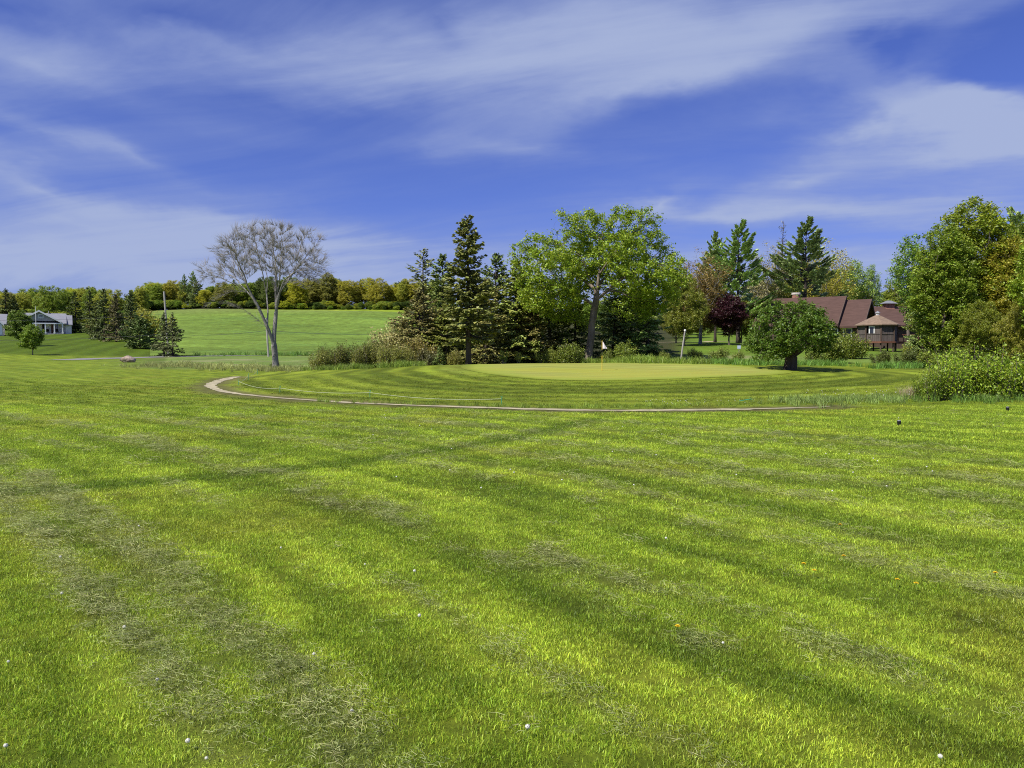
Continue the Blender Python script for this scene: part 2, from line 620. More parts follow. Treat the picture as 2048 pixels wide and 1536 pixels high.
CROSS = chaikin(np.array([(-14., 6.2), (-8.5, 7.4), (-5.2, 8.6), (-2.7, 10.4), (-.9, 12.6), (.6, 15.2), (2.4, 19.5)]), 2, False)


def clip_mask(x, y):
    """thin rows of dry clippings left by the mower"""
    s = lawn_dir(x, y) + (fbm(x * .3, y * .3, 5) - .5) * .7
    t = along(x, y)
    m = np.zeros_like(x)
    for s0, wd, st in [(.75, .16, .9), (1.25, .20, 1.0), (3.35, .13, .9), (3.75, .18, 1.0), (-1.0, .3, .6), (5.6, .2, .8), (6.4, .14, .6), (7.6, .22, .8), (8.9, .2, .6),
                       (10.1, .28, .75), (11.6, .2, .6), (12.9, .3, .7), (2.4, .08, .5)]:
        m = np.maximum(m, st * np.exp(-((s - s0) / wd) ** 2))
    br = fbm(t * .55, s * 1.6, 31, 4) * .6 + .4 * fbm(x * 2.2, y * 2.2, 33, 3)
    return np.clip(m * sstep(.34, .58, br) * 1.2, 0, 1) * sstep(27, 16, np.hypot(x, y))


def lawn_col(x, y):
    r = np.hypot(x, y)
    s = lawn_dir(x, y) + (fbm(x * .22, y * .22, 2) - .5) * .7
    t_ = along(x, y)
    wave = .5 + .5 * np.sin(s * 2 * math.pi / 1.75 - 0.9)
    wave = sstep(.3, .7, wave) * .45 + .55 * sstep(.15, .85, vnoise(s * 3.4, t_ * .03, 11))  # mowing stripes: light and dark of leaning blades painted into the grass colour
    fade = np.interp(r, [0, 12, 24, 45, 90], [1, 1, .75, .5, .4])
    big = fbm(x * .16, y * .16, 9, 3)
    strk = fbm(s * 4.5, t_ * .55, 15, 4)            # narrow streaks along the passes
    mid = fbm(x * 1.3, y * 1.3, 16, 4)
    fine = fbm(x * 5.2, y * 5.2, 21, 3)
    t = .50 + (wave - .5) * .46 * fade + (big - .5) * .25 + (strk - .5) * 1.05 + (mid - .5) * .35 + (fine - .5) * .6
    dc = dist_line(CROSS, x, y, False)
    t = t - .75 * np.exp(-(dc / .26) ** 2) * sstep(24, 16, r) * (.5 + .8 * mid) + .22 * np.exp(-((dc - .7) / .25) ** 2) * sstep(24, 16, r)  # crossing pass, its blade-lean shading painted in the same way
    t = np.clip(t, 0, 1)[:, None]
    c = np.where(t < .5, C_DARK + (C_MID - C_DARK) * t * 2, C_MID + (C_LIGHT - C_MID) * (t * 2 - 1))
    yl = (sstep(.54, .8, fbm(x * .5, y * .5, 44, 4)) * .45)[:, None]
    c = c + (C_YEL * (.35 + .75 * t) - c) * yl
    cl = (clip_mask(x, y) * .42)[:, None]
    c = c + (C_DRY * .70 - c) * cl
    return c


def ground_col(x, y):
    c = lawn_col(x, y)
    r = np.hypot(x, y)
    az = x / np.maximum(y, .1)
    # mound: concentric passes round the putting green, blade sheen painted as bands
    dg = dist_line(GREEN[::2], x, y) if len(x) < 400000 else r
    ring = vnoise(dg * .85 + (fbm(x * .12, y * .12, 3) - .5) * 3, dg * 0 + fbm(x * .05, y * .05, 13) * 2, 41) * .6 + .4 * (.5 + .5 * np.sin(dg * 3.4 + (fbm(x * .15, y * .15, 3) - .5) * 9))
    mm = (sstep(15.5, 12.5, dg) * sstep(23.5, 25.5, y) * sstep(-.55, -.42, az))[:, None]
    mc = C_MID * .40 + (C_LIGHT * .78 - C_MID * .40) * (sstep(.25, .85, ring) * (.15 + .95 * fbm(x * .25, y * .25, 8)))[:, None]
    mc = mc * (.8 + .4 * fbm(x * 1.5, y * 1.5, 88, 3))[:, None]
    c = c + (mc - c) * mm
    # collar of longer, yellower turf
    co = (sstep(2.2, .7, dg + (fbm(x * .5, y * .5, 61) - .5) * 1.5) * sstep(.02, -.10, az + .02))[:, None] * .8
    c = c + (np.array([.20, .235, .045]) - c) * co
    # worn soil along the cart path
    dp = dist_line(PATH_LINE[::2], x, y, False) + (fbm(x * 1.1, y * 1.1, 71) - .5) * 1.6
    so = (sstep(1.5, .4, dp) * .72)[:, None]
    c = c + (np.array([.17, .135, .065]) - c) * so
    # unmown rough beyond the mound
    ro = (sstep(57, 64, y + (fbm(x * .1, y * .1, 4) - .5) * 8) * sstep(125, 100, r))[:, None]
    rc = np.array([.17, .25, .05]) * (.7 + .7 * fbm(x * .4, y * .4, 55))[:, None]
    rc = rc + (np.array([.36, .33, .17]) - rc) * (sstep(.5, .75, fbm(x * .16, y * .45, 77)) * .7)[:, None]
    keep = sstep(-.56, -.42, az)[:, None]        # the mown fairway goes on to the road at the far left
    c = c + (rc - c) * ro * keep
    # house lawns
    hl = (sstep(98, 104, y) * sstep(-.40, -.46, az))[:, None]
    lc = np.array([.135, .21, .014]) * (.85 + .3 * sstep(.3, .7, .5 + .5 * np.sin(x * 1.6 + y * .5)))[:, None]
    c = c + (lc - c) * hl
    hr = (sstep(66, 74, y) * sstep(.16, .2, az) * sstep(.62, .5, az))[:, None]
    c = c + (np.array([.15, .235, .025]) * (.8 + .4 * fbm(x * .3, y * .3, 58))[:, None] - c) * hr
    # woodland floor
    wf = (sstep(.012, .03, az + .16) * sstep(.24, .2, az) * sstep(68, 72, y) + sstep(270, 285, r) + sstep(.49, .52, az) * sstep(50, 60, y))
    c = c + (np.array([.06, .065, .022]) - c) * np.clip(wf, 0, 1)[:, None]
    c = c * np.where((y < 63) | (az < -.45), .70 + .30 * sstep(0, 1, mm[:, 0]), 1.0)[:, None]  # ground colour darkened to stand for the self-shadow of the tufts
    c = c * np.interp(r, [0, 9, 20, 30], [.45, .50, .66, .74])[:, None]     # thatch plus shade between the blades, painted darker towards the viewer
    return np.clip(c, 0.004, 1)


# ------------------------------------------------------------------ ground
def build_ground():
    front = np.arange(-48, 48.01, 0.32)
    rest = np.arange(52, 308.1, 4.0)
    ang = np.radians(np.concatenate([front, rest]))
    rr = [0.6]
    while rr[-1] < 1500:
        rr.append(rr[-1] * 1.0175 if rr[-1] < 300 else rr[-1] * 1.12)
    rr = np.array(rr)
    na, nr = len(ang), len(rr)
    A, B = np.meshgrid(ang, rr)
    x, y = (B * np.sin(A)).ravel(), (B * np.cos(A)).ravel()
    x, y = np.append(x, 0.0), np.append(y, 0.0)
    z = H(x, y)
    i, j = np.meshgrid(np.arange(nr - 1), np.arange(na), indexing='ij')
    j2 = (j + 1) % na
    F = np.stack([i * na + j, i * na + j2, (i + 1) * na + j2, (i + 1) * na + j], -1).reshape(-1, 4)[:, ::-1]
    T = np.stack([np.full(na, nr * na), (np.arange(na) + 1) % na, np.arange(na)], 1)
    me = smooth(mesh_np('lawn', np.column_stack([x, y, z]), [F, T]))
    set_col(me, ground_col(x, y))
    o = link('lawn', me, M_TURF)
    tag(o, 'striped mown lawn sweeping from the foreground to the mound', None, None, 'structure')


build_ground()


def green_col(x, y):
    c = np.array([.272, .288, .062]) * (.80 + .4 * fbm(x * .35, y * .8, 14, 4))[:, None]
    c = c * (.93 + .14 * sstep(.3, .7, .5 + .5 * np.sin((x * .35 + y) * 3.3)))[:, None]
    yl = sstep(.45, .7, fbm(x * .12, y * .3, 24, 3))[:, None] * .6
    c = c + (np.array([.32, .325, .045]) - c) * yl
    d = dist_line(GREEN[::2], x, y)
    c = c + (np.array([.25, .30, .045]) - c) * (sstep(2.4, .8, d + (fbm(x * .6, y * .6, 12) - .5) * 1.4) * .8)[:, None]
    return c + (ground_col(x, y) - c) * (sstep(.9, .05, d) * .8)[:, None]


def field_col(x, y):
    c = np.array([.140, .210, .032]) * (.62 + .76 * fbm(x * .03, y * .07, 34, 4))[:, None]
    c = c * (.85 + .3 * fbm(x * .5, y * .12, 36, 3))[:, None]
    s = .5 + .5 * np.sin(y * .23 + (fbm(x * .02, y * .02, 6) - .5) * 9)
    c = c * (1 - .16 * sstep(.86, 1, s))[:, None]
    dark = sstep(.55, .75, fbm(x * .05, y * .14, 92, 3))[:, None] * .4
    c = c + (np.array([.10, .18, .04]) - c) * dark
    top = sstep(235, 262, y)[:, None] * .35
    return c + (np.array([.24, .27, .09]) - c) * top


g = sheet('putting_green', GREEN, 0.5, 0.012, M_GREEN, green_col)
tag(g, 'smooth pale yellow-green putting green on top of the mound')
g = sheet('hay_field', FIELD, 3.0, 0.05, turf_mat('field_turf', amp=0.40, fine=0.45, bump=0.3), field_col)
tag(g, 'bright green open field rising to the far treeline')


def ribbon(name, line, width, off, material, seed, ragged=.35):
    ln = dense(line, 0.22, False)
    t = np.gradient(ln, axis=0)
    t /= np.linalg.norm(t, axis=1)[:, None]
    nrm = np.stack([-t[:, 1], t[:, 0]], 1)
    s = np.arange(len(ln)) * .22
    wl = width(np.linspace(0, 1, len(ln))) * (1 + (fbm(s * .7, s * 0, seed) - .5) * 2 * ragged + (vnoise(s * 4, s * 0, seed + 3) - .5) * ragged)
    wr = width(np.linspace(0, 1, len(ln))) * (1 + (fbm(s * .7, s * 0 + 9, seed) - .5) * 2 * ragged + (vnoise(s * 4, s * 0 + 9, seed + 3) - .5) * ragged)
    cols = 5
    V = []
    for k in range(cols):
        f = k / (cols - 1)
        p = ln + nrm * (wl * (1 - f) - wr * f)[:, None] * .5
        V.append(np.column_stack([p, H(p[:, 0], p[:, 1]) + off]))
    V = np.stack(V, 1).reshape(-1, 3)
    n = len(ln)
    i, j = np.meshgrid(np.arange(n - 1), np.arange(cols - 1), indexing='ij')
    F = np.stack([i * cols + j, (i + 1) * cols + j, (i + 1) * cols + j + 1, i * cols + j + 1], -1).reshape(-1, 4)
    o = link(name, smooth(mesh_np(name, V, F)), material)
    tag(o, kind='structure')
    return o


o = ribbon('cart_path', PATH_LINE, lambda f: np.interp(f, [0, .1, .35, .6, .8, .93, 1], [.6, .55, .40, .34, .65, .7, .12]), .013,
           mat('sandy_soil', (.37, .325, .205), .95, .35, 2.5, .02, 30), 5, .62)
tag(o, 'narrow sandy cart path curling round the foot of the mound')
o = ribbon('road', outline([(120, 720.5), (185, 717.8), (240, 716.5), (310, 714.5), (380, 713), (460, 711.8), (560, 710.6), (640, 710)]),
           lambda f: 3.4 + 0 * f, .03, mat('asphalt', (.21, .20, .195), .9, .15, 2), 8, .12)
tag(o, 'thin grey country road running behind the boulder')
o = ribbon('dirt_drive', outline([(1030, 690.5), (1080, 690), (1140, 689), (1250, 687), (1350, 684.5), (1420, 683), (1500, 682)]), lambda f: 1.8 + 0 * f, .03,
           mat('dirt', (.36, .30, .17), .95, .2, 2), 18, .3)
tag(o, 'pale dirt track crossing the back lawn behind the shrubs')

# ------------------------------------------------------------------ instanced grass


def proto_collection(name, meshes):
    c = bpy.data.collections.new(name)
    for i, me in enumerate(meshes):
        c.objects.link(bpy.data.objects.new('%s_%02d' % (name, i), me))
    return c


def scatter(name, pts, rot, scl, idx, tint, coll, label, cat):
    me = bpy.data.meshes.new(name)
    n = len(pts)
    me.vertices.add(n)
    me.vertices.foreach_set('co', np.asarray(pts, np.float32).ravel())
    me.attributes.new('rot', 'FLOAT_VECTOR', 'POINT').data.foreach_set('vector', np.asarray(rot, np.float32).ravel())
    me.attributes.new('scl', 'FLOAT_VECTOR', 'POINT').data.foreach_set('vector', np.asarray(scl, np.float32).ravel())
    me.attributes.new('idx', 'INT', 'POINT').data.foreach_set('value', np.asarray(idx, np.int32))
    a = me.attributes.new('tint', 'FLOAT_COLOR', 'POINT')
    c = np.ones((n, 4), np.float32); c[:, :3] = tint
    a.data.foreach_set('color', c.ravel())
    me.update()
    o = link(name, me)
    tag(o, label, cat, None, 'stuff')
    ng = bpy.data.node_groups.new(name + '_nodes', 'GeometryNodeTree')
    ng.interface.new_socket('Geometry', in_out='INPUT', socket_type='NodeSocketGeometry')
    ng.interface.new_socket('Geometry', in_out='OUTPUT', socket_type='NodeSocketGeometry')
    gi, go = nd(ng, 'NodeGroupInput'), nd(ng, 'NodeGroupOutput')
    ci = nd(ng, 'GeometryNodeCollectionInfo')
    ci.inputs['Collection'].default_value = coll
    ci.inputs['Separate Children'].default_value = True
    ci.inputs['Reset Children'].default_value = True
    ip = nd(ng, 'GeometryNodeInstanceOnPoints')
    ip.inputs['Pick Instance'].default_value = True

    def attr(nm, ty):
        q = nd(ng, 'GeometryNodeInputNamedAttribute', data_type=ty)
        q.inputs['Name'].default_value = nm
        return q.outputs['Attribute']
    e2r = nd(ng, 'FunctionNodeEulerToRotation')
    L = ng.links.new
    L(gi.outputs[0], ip.inputs['Points'])
    L(ci.outputs[0], ip.inputs['Instance'])
    L(attr('idx', 'INT'), ip.inputs['Instance Index'])
    L(attr('rot', 'FLOAT_VECTOR'), e2r.inputs[0])
    L(e2r.outputs[0], ip.inputs['Rotation'])
    L(attr('scl', 'FLOAT_VECTOR'), ip.inputs['Scale'])
    L(ip.outputs[0], go.inputs[0])
    md = o.modifiers.new('instances', 'NODES')
    md.node_group = ng
    return o


def tuft(nb, rad, h0, h1, wd, lean, seed, flat=False, bias=(0, 0)):
    r = np.random.default_rng(seed)
    V, Q, T = [], [], []
    for i in range(nb):
        a, q = r.uniform(0, 2 * math.pi), rad * math.sqrt(r.uniform())
        base = np.array([q * math.cos(a), q * math.sin(a), -0.006])
        h = r.uniform(h0, h1)
        d = r.normal(0, lean, 2) + np.array(bias)
        side = r.uniform(0, 2 * math.pi)
        sv = np.array([math.cos(side), math.sin(side), 0]) * wd * r.uniform(.7, 1.3) * .5
        if flat:
            d = np.array([math.cos(side + 1.57), math.sin(side + 1.57)]) * r.uniform(.8, 1.2)
            base[2] = r.uniform(.004, .03)
            m = base + np.array([d[0] * h * .5, d[1] * h * .5, r.uniform(-.002, .012)])
            t = base + np.array([d[0] * h + r.normal(0, .01), d[1] * h + r.normal(0, .01), r.uniform(-.006, .012)])
            sv = sv + np.array([0, 0, wd * .3])
        else:
            m = base + np.array([d[0] * h * .35, d[1] * h * .35, h * .6])
            t = base + np.array([d[0] * h * 1.1, d[1] * h * 1.1, h * max(.35, 1 - .35 * np.hypot(*d))])
        b = len(V)
        V += [base - sv, base + sv, m + sv * .8, m - sv * .8, t]
        Q.append((b, b + 1, b + 2, b + 3)); T.append((b + 3, b + 2, b + 4))
    me = mesh_np('blades', np.array(V), [np.array(Q), np.array(T)])
    me.materials.append(M_BLADE)
    return me


def frustum_points(d0, d1, dens, seed, half=.70):
    """even random ground points ahead of the viewer between two distances"""
    r = np.random.default_rng(seed)
    area = half * (d1 ** 2 - d0 ** 2)
    n = int(area * dens)
    y = np.sqrt(r.uniform(d0 ** 2, d1 ** 2, n))
    x = r.uniform(-half, half, n) * y
    return x, y, r


def lawn_grass():
    protos = proto_collection('lawn_tuft', [tuft(46, .085, .014, .036, .0036, .45, 100 + i, bias=(.10, .05)) for i in range(8)])
    X, Y, S, RT, TI = [], [], [], [], []
    for d0, d1, dens, sc in [(2.3, 5.0, 560, .72), (5.0, 8.0, 360, .84), (8.0, 13.0, 150, 1.15), (13.0, 22.5, 52, 1.65), (22.5, 46, 10, 2.4)]:
        x, y, r = frustum_points(d0, d1, dens, int(d1 * 10))
        cm = clip_mask(x, y)
        keep = r.uniform(size=len(x)) > cm * .25
        if d1 > 20:
            keep &= (dist_line(PATH_LINE[::3], x, y, False) > .9) & (r.uniform(size=len(x)) < sstep(48, 30, y)) & ~inside(GREEN, x, y)
        x, y = x[keep], y[keep]
        n = len(x)
        X.append(x); Y.append(y)
        s = sc * r.uniform(.75, 1.25, n) * (.85 + .35 * fbm(x * .8, y * .8, 66))
        hz = s / sc ** .6 * (1 - .3 * clip_mask(x, y))
        S.append(np.column_stack([s, s, hz]))
        RT.append(np.column_stack([r.normal(0, .10, n), r.normal(0, .10, n), r.uniform(0, 2 * math.pi, n)]))
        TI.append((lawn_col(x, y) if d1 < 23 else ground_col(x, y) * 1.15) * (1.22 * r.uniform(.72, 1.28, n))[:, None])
    x, y = np.concatenate(X), np.concatenate(Y)
    pts = np.column_stack([x, y, H(x, y)])
    scatter('lawn_grass', pts, np.vstack(RT), np.vstack(S), rng.integers(0, 8, len(x)), np.vstack(TI), protos,
            'short mown green grass blades covering the foreground lawn', 'grass')
    # dry clippings lying on it
    cl = proto_collection('clipping_tuft', [tuft(30, .11, .025, .075, .0026, .4, 300 + i, flat=True) for i in range(6)])
    X, Y, Z, S, TI, RT = [], [], [], [], [], []
    for d0, d1, dens, sc in [(2.4, 6.0, 230, .75), (6.0, 10.0, 120, 1.0), (10, 22, 32, 1.6)]:
        x, y, r = frustum_points(d0, d1, dens, int(d1 * 10) + 3)
        k = r.uniform(size=len(x)) < np.maximum(clip_mask(x, y) ** 1.2 * 1.1, .010)
        x, y = x[k], y[k]
        n = len(x)
        X.append(x); Y.append(y); Z.append(.018 + r.uniform(0, .018, n))
        s = sc * r.uniform(.7, 1.2, n)
        S.append(np.column_stack([s, s, s]))
        # swaths comb the clippings roughly one way
        RT.append(np.column_stack([r.normal(0, .12, n), r.normal(0, .12, n), r.uniform(0, 6.28, n)]))
        t = r.uniform(0, 1, n)[:, None]
        TI.append((np.array([.24, .29, .085]) * (1 - t) + np.array([.42, .42, .17]) * t) * r.uniform(.7, 1.25, n)[:, None])
    x, y = np.concatenate(X), np.concatenate(Y)
    scatter('grass_clippings', np.column_stack([x, y, H(x, y) + np.concatenate(Z)]), np.vstack(RT), np.vstack(S), rng.integers(0, 6, len(x)), np.vstack(TI), cl,
            'dry olive clippings lying in swaths on the mown lawn', 'clippings')


lawn_grass()


def tall_grass():
    protos = proto_collection('tall_tuft', [tuft(26, .16, .22, .55, .014, .30, 500 + i) for i in range(6)])

    def band(line_pix, width, dens, hgt, tint, seed, name, label):
        ln = dense(outline(line_pix), .3, False)
        r = np.random.default_rng(seed)
        n = int(len(ln) * .3 * width * dens)
        k = r.integers(0, len(ln), n)
        p = ln[k] + r.normal(0, width * .33, (n, 2)) * np.array([.6, 1.0])
        pn = fbm(p[:, 0] * .5, p[:, 1] * .5, seed)
        s = hgt * r.uniform(.6, 1.25, n) * (.55 + .9 * pn)
        ti = np.array(tint) * (r.uniform(.7, 1.3, n) * (.7 + .6 * pn))[:, None]
        scatter(name, np.column_stack([p, H(p[:, 0], p[:, 1])]), np.column_stack([r.normal(0, .1, n), r.normal(0, .1, n), r.uniform(0, 6.28, n)]),
                np.column_stack([s * 1.3, s * 1.3, s]), r.integers(0, 6, n), ti, protos, label, 'tall grass')
    band([(1590, 806), (1660, 803), (1740, 801), (1800, 800)], 2.4, 26, .5, (.26, .35, .08), 11, 'tall_grass', 'blue-green long grass strip by the bright shrub thicket')
    band([(1742, 737), (1800, 736), (1850, 736)], 1.2, 12, 1.2, (.17, .31, .05), 12, 'tall_grass', 'bright green long grass below the dark shrubs at the gazebo')
    band([(1420, 727), (1500, 729), (1560, 729.5), (1640, 730), (1700, 732)], 2.0, 9, 1.0, (.18, .32, .05), 13, 'tall_grass', 'long grass fringe behind the round apple tree')
    band([(880, 729.5), (960, 728), (1040, 726.6), (1150, 725.8), (1280, 725.6), (1400, 727)], 2.4, 9, 1.15, (.26, .35, .05), 14, 'tall_grass', 'light green long grass along the back edge of the putting green')
    band([(610, 741), (700, 738.5), (800, 734), (880, 730)], 1.8, 9, .9, (.21, .29, .04), 15, 'tall_grass', 'long grass at the foot of the willow hedge')
    band([(300, 731), (380, 733), (460, 736), (540, 740), (610, 741)], 5.5, 5, .8, (.36, .38, .12), 16, 'tall_grass', 'pale seeding grass in the rough around the bare tree')
    band([(640, 804), (760, 807), (900, 811), (1000, 814), (1120, 816), (1260, 815), (1400, 811), (1530, 808)], .7, 12, .36, (.25, .34, .045), 17, 'tall_grass', 'weedy grass edging the cart path below the mound')
    band([(1850, 803), (1920, 804), (2000, 802), (2060, 800)], 1.2, 16, .55, (.16, .26, .04), 19, 'tall_grass', 'grass tangled round the foot of the bright shrub thicket')
    band([(400, 712), (480, 711), (560, 710), (660, 710.5), (780, 710)], 3, 2.0, 1.3, (.16, .28, .05), 20, 'tall_grass', 'verge grass along the road below the field')


tall_grass()

# ------------------------------------------------------------------ tree building


def frame(d):
    ref = np.where(np.abs(d[:, :1]) < .8, np.array([[1., 0, 0]]), np.array([[0, 1., 0]]))
    a = np.cross(d, ref)
    a /= np.linalg.norm(a, axis=1)[:, None] + 1e-9
    return a, np.cross(d, a)


def colonize(seeds, attract, D, di, dk, iters=200, up=.05, seed=0, maxn=9000, jit=.16):
    """space colonisation. seeds: list of polylines [(x,y,z)...] each starting on an earlier one (or the ground)"""
    r = np.random.default_rng(seed)
    pos, par = [], []
    for pl in seeds:
        pl = [np.array(p, float) for p in pl]
        if pos:
            dd = np.linalg.norm(np.array(pos) - pl[0], axis=1)
            last = int(dd.argmin())
        else:
            pos.append(pl[0]); par.append(-1); last = 0
        for a, b in zip(pl[:-1], pl[1:]):
            k = max(1, int(round(np.linalg.norm(b - a) / D)))
            st = pos[last] if a is pl[0] else a
            for j in range(1, k + 1):
                q = st + (b - st) * j / k + r.normal(0, D * .07, 3)
                pos.append(q); par.append(last); last = len(pos) - 1
    P_ = np.zeros((maxn, 3)); n = len(pos)
    P_[:n] = pos
    A = attract.copy()
    nd_ = np.full(len(A), 1e9); ni = np.zeros(len(A), int)

    def upd(lo, hi):
        for s in range(0, len(A), 4000):
            d = np.linalg.norm(A[s:s + 4000, None] - P_[None, lo:hi], axis=2)
            m = d.argmin(1); v = d[np.arange(len(m)), m]
            b = v < nd_[s:s + 4000]
            nd_[s:s + 4000][b] = v[b]; ni[s:s + 4000][b] = m[b] + lo
    upd(0, n)
    for it in range(iters):
        k = nd_ > dk
        A, nd_, ni = A[k], nd_[k], ni[k]
        act = nd_ < di
        if not act.any() or n >= maxn - 1:
            break
        v = A[act] - P_[ni[act]]
        v /= np.linalg.norm(v, axis=1)[:, None] + 1e-9
        uq, inv = np.unique(ni[act], return_inverse=True)
        s = np.zeros((len(uq), 3))
        np.add.at(s, inv, v)
        s /= np.linalg.norm(s, axis=1)[:, None] + 1e-9
        s += np.array([0, 0, up]) + r.normal(0, jit, s.shape)
        s /= np.linalg.norm(s, axis=1)[:, None] + 1e-9
        m = min(len(uq), maxn - n)
        P_[n:n + m] = P_[uq[:m]] + s[:m] * D
        par += list(uq[:m])
        lo = n; n += m
        upd(lo, n)
    return P_[:n], np.array(par)


def wood(pos, par, rbase, e=2.3, rmin=.006, flare=1.25):
    """radii by the pipe model and tube mesh; returns verts, quads, radii"""
    n = len(pos)
    nch = np.bincount(par[1:], minlength=n)
    acc = np.zeros(n)
    for i in range(n - 1, -1, -1):
        if nch[i] == 0:
            acc[i] = 1.0
        if par[i] >= 0:
            acc[par[i]] += acc[i]
    rad = acc ** (1 / e)
    rad = np.maximum(rmin, rad * rbase / rad[0])
    root_d = np.linalg.norm(pos - pos[0], axis=1)
    rad *= 1 + (flare - 1) * np.exp(-root_d / (rbase * 2.2))
    main = np.full(n, -1)
    for i in range(1, n):
        p = par[i]
        if main[p] < 0 or acc[i] > acc[main[p]]:
            main[p] = i
    idx = np.arange(1, n)
    pp = par[1:]
    ed = pos[idx] - pos[pp]
    ed /= np.linalg.norm(ed, axis=1)[:, None] + 1e-9
    edge = np.zeros((n, 3)); edge[idx] = ed; edge[0] = (0, 0, 1)
    nxt = np.where(main[:, None] >= 0, edge[np.maximum(main, 0)], edge)
    nd_ = edge + nxt
    nd_ /= np.linalg.norm(nd_, axis=1)[:, None] + 1e-9
    is_main = main[pp] == idx
    V, F, base = [], [], 0
    for lo, hi, k in [(0, .022, 3), (.022, .09, 5), (.09, 9, 9)]:
        s = (rad[idx] >= lo) & (rad[idx] < hi)
        if not s.any():
            continue
        c, p, im = idx[s], pp[s], is_main[s]
        d0 = np.where(im[:, None], nd_[p], edge[c])
        r0 = np.where(im, rad[p], np.minimum(rad[p], rad[c] * 1.25))
        th = np.arange(k) * 2 * math.pi / k
        rings = []
        for q, d, rr in [(pos[p], d0, r0), (pos[c], nd_[c], rad[c])]:
            a, b = frame(d)
            rings.append(q[:, None] + rr[:, None, None] * (np.cos(th)[None, :, None] * a[:, None] + np.sin(th)[None, :, None] * b[:, None]))
        m = len(c)
        V.append(np.stack(rings, 1).reshape(-1, 3))
        i, j = np.meshgrid(np.arange(m), np.arange(k), indexing='ij')
        o = base + i * 2 * k
        F.append(np.stack([o + j, o + (j + 1) % k, o + k + (j + 1) % k, o + k + j], -1).reshape(-1, 4))
        base += m * 2 * k
    return np.vstack(V), np.vstack(F), rad, acc


def leaf_quads(cent, size, r, upbias=.6, aspect=.55):
    """one kite-shaped leaf (or leafy twig end) at each centre"""
    n = len(cent)
    nrm = r.normal(0, 1, (n, 3)); nrm[:, 2] = np.abs(nrm[:, 2]) + upbias
    nrm /= np.linalg.norm(nrm, axis=1)[:, None]
    a, b = frame(nrm)
    t = r.uniform(0, 2 * math.pi, n)[:, None]
    u, v = a * np.cos(t) + b * np.sin(t), -a * np.sin(t) + b * np.cos(t)
    s = (size * r.uniform(.6, 1.4, n))[:, None]
    V = np.stack([cent - u * s * .5, cent + v * s * aspect * .5 - u * s * .05 + nrm * s * .07, cent + u * s * .5, cent - v * s * aspect * .5 - u * s * .05 + nrm * s * .07], 1).reshape(-1, 3)
    return V, np.arange(4 * n).reshape(-1, 4)


def envelope(blobs, n, seed, shell=.0):
    """points spread in a union of ellipsoids (cx,cy,cz,rx,ry,rz), denser towards the surface with shell"""
    r = np.random.default_rng(seed)
    vol = np.array([b[3] * b[4] * b[5] for b in blobs]) ** .8
    cnt = np.maximum(1, (vol / vol.sum() * n).astype(int))
    out = []
    for b, c in zip(blobs, cnt):
        d = r.normal(0, 1, (c, 3)); d /= np.linalg.norm(d, axis=1)[:, None]
        q = r.uniform(shell ** 3, 1, c) ** (1 / 3)
        out.append(np.array(b[:3]) + d * q[:, None] * np.array(b[3:]))
    return np.vstack(out)


LEAF_GAIN = 1.9
TREES = {}      # prototypes: name -> (height, trunk mesh, crown mesh, bark, leaf material)


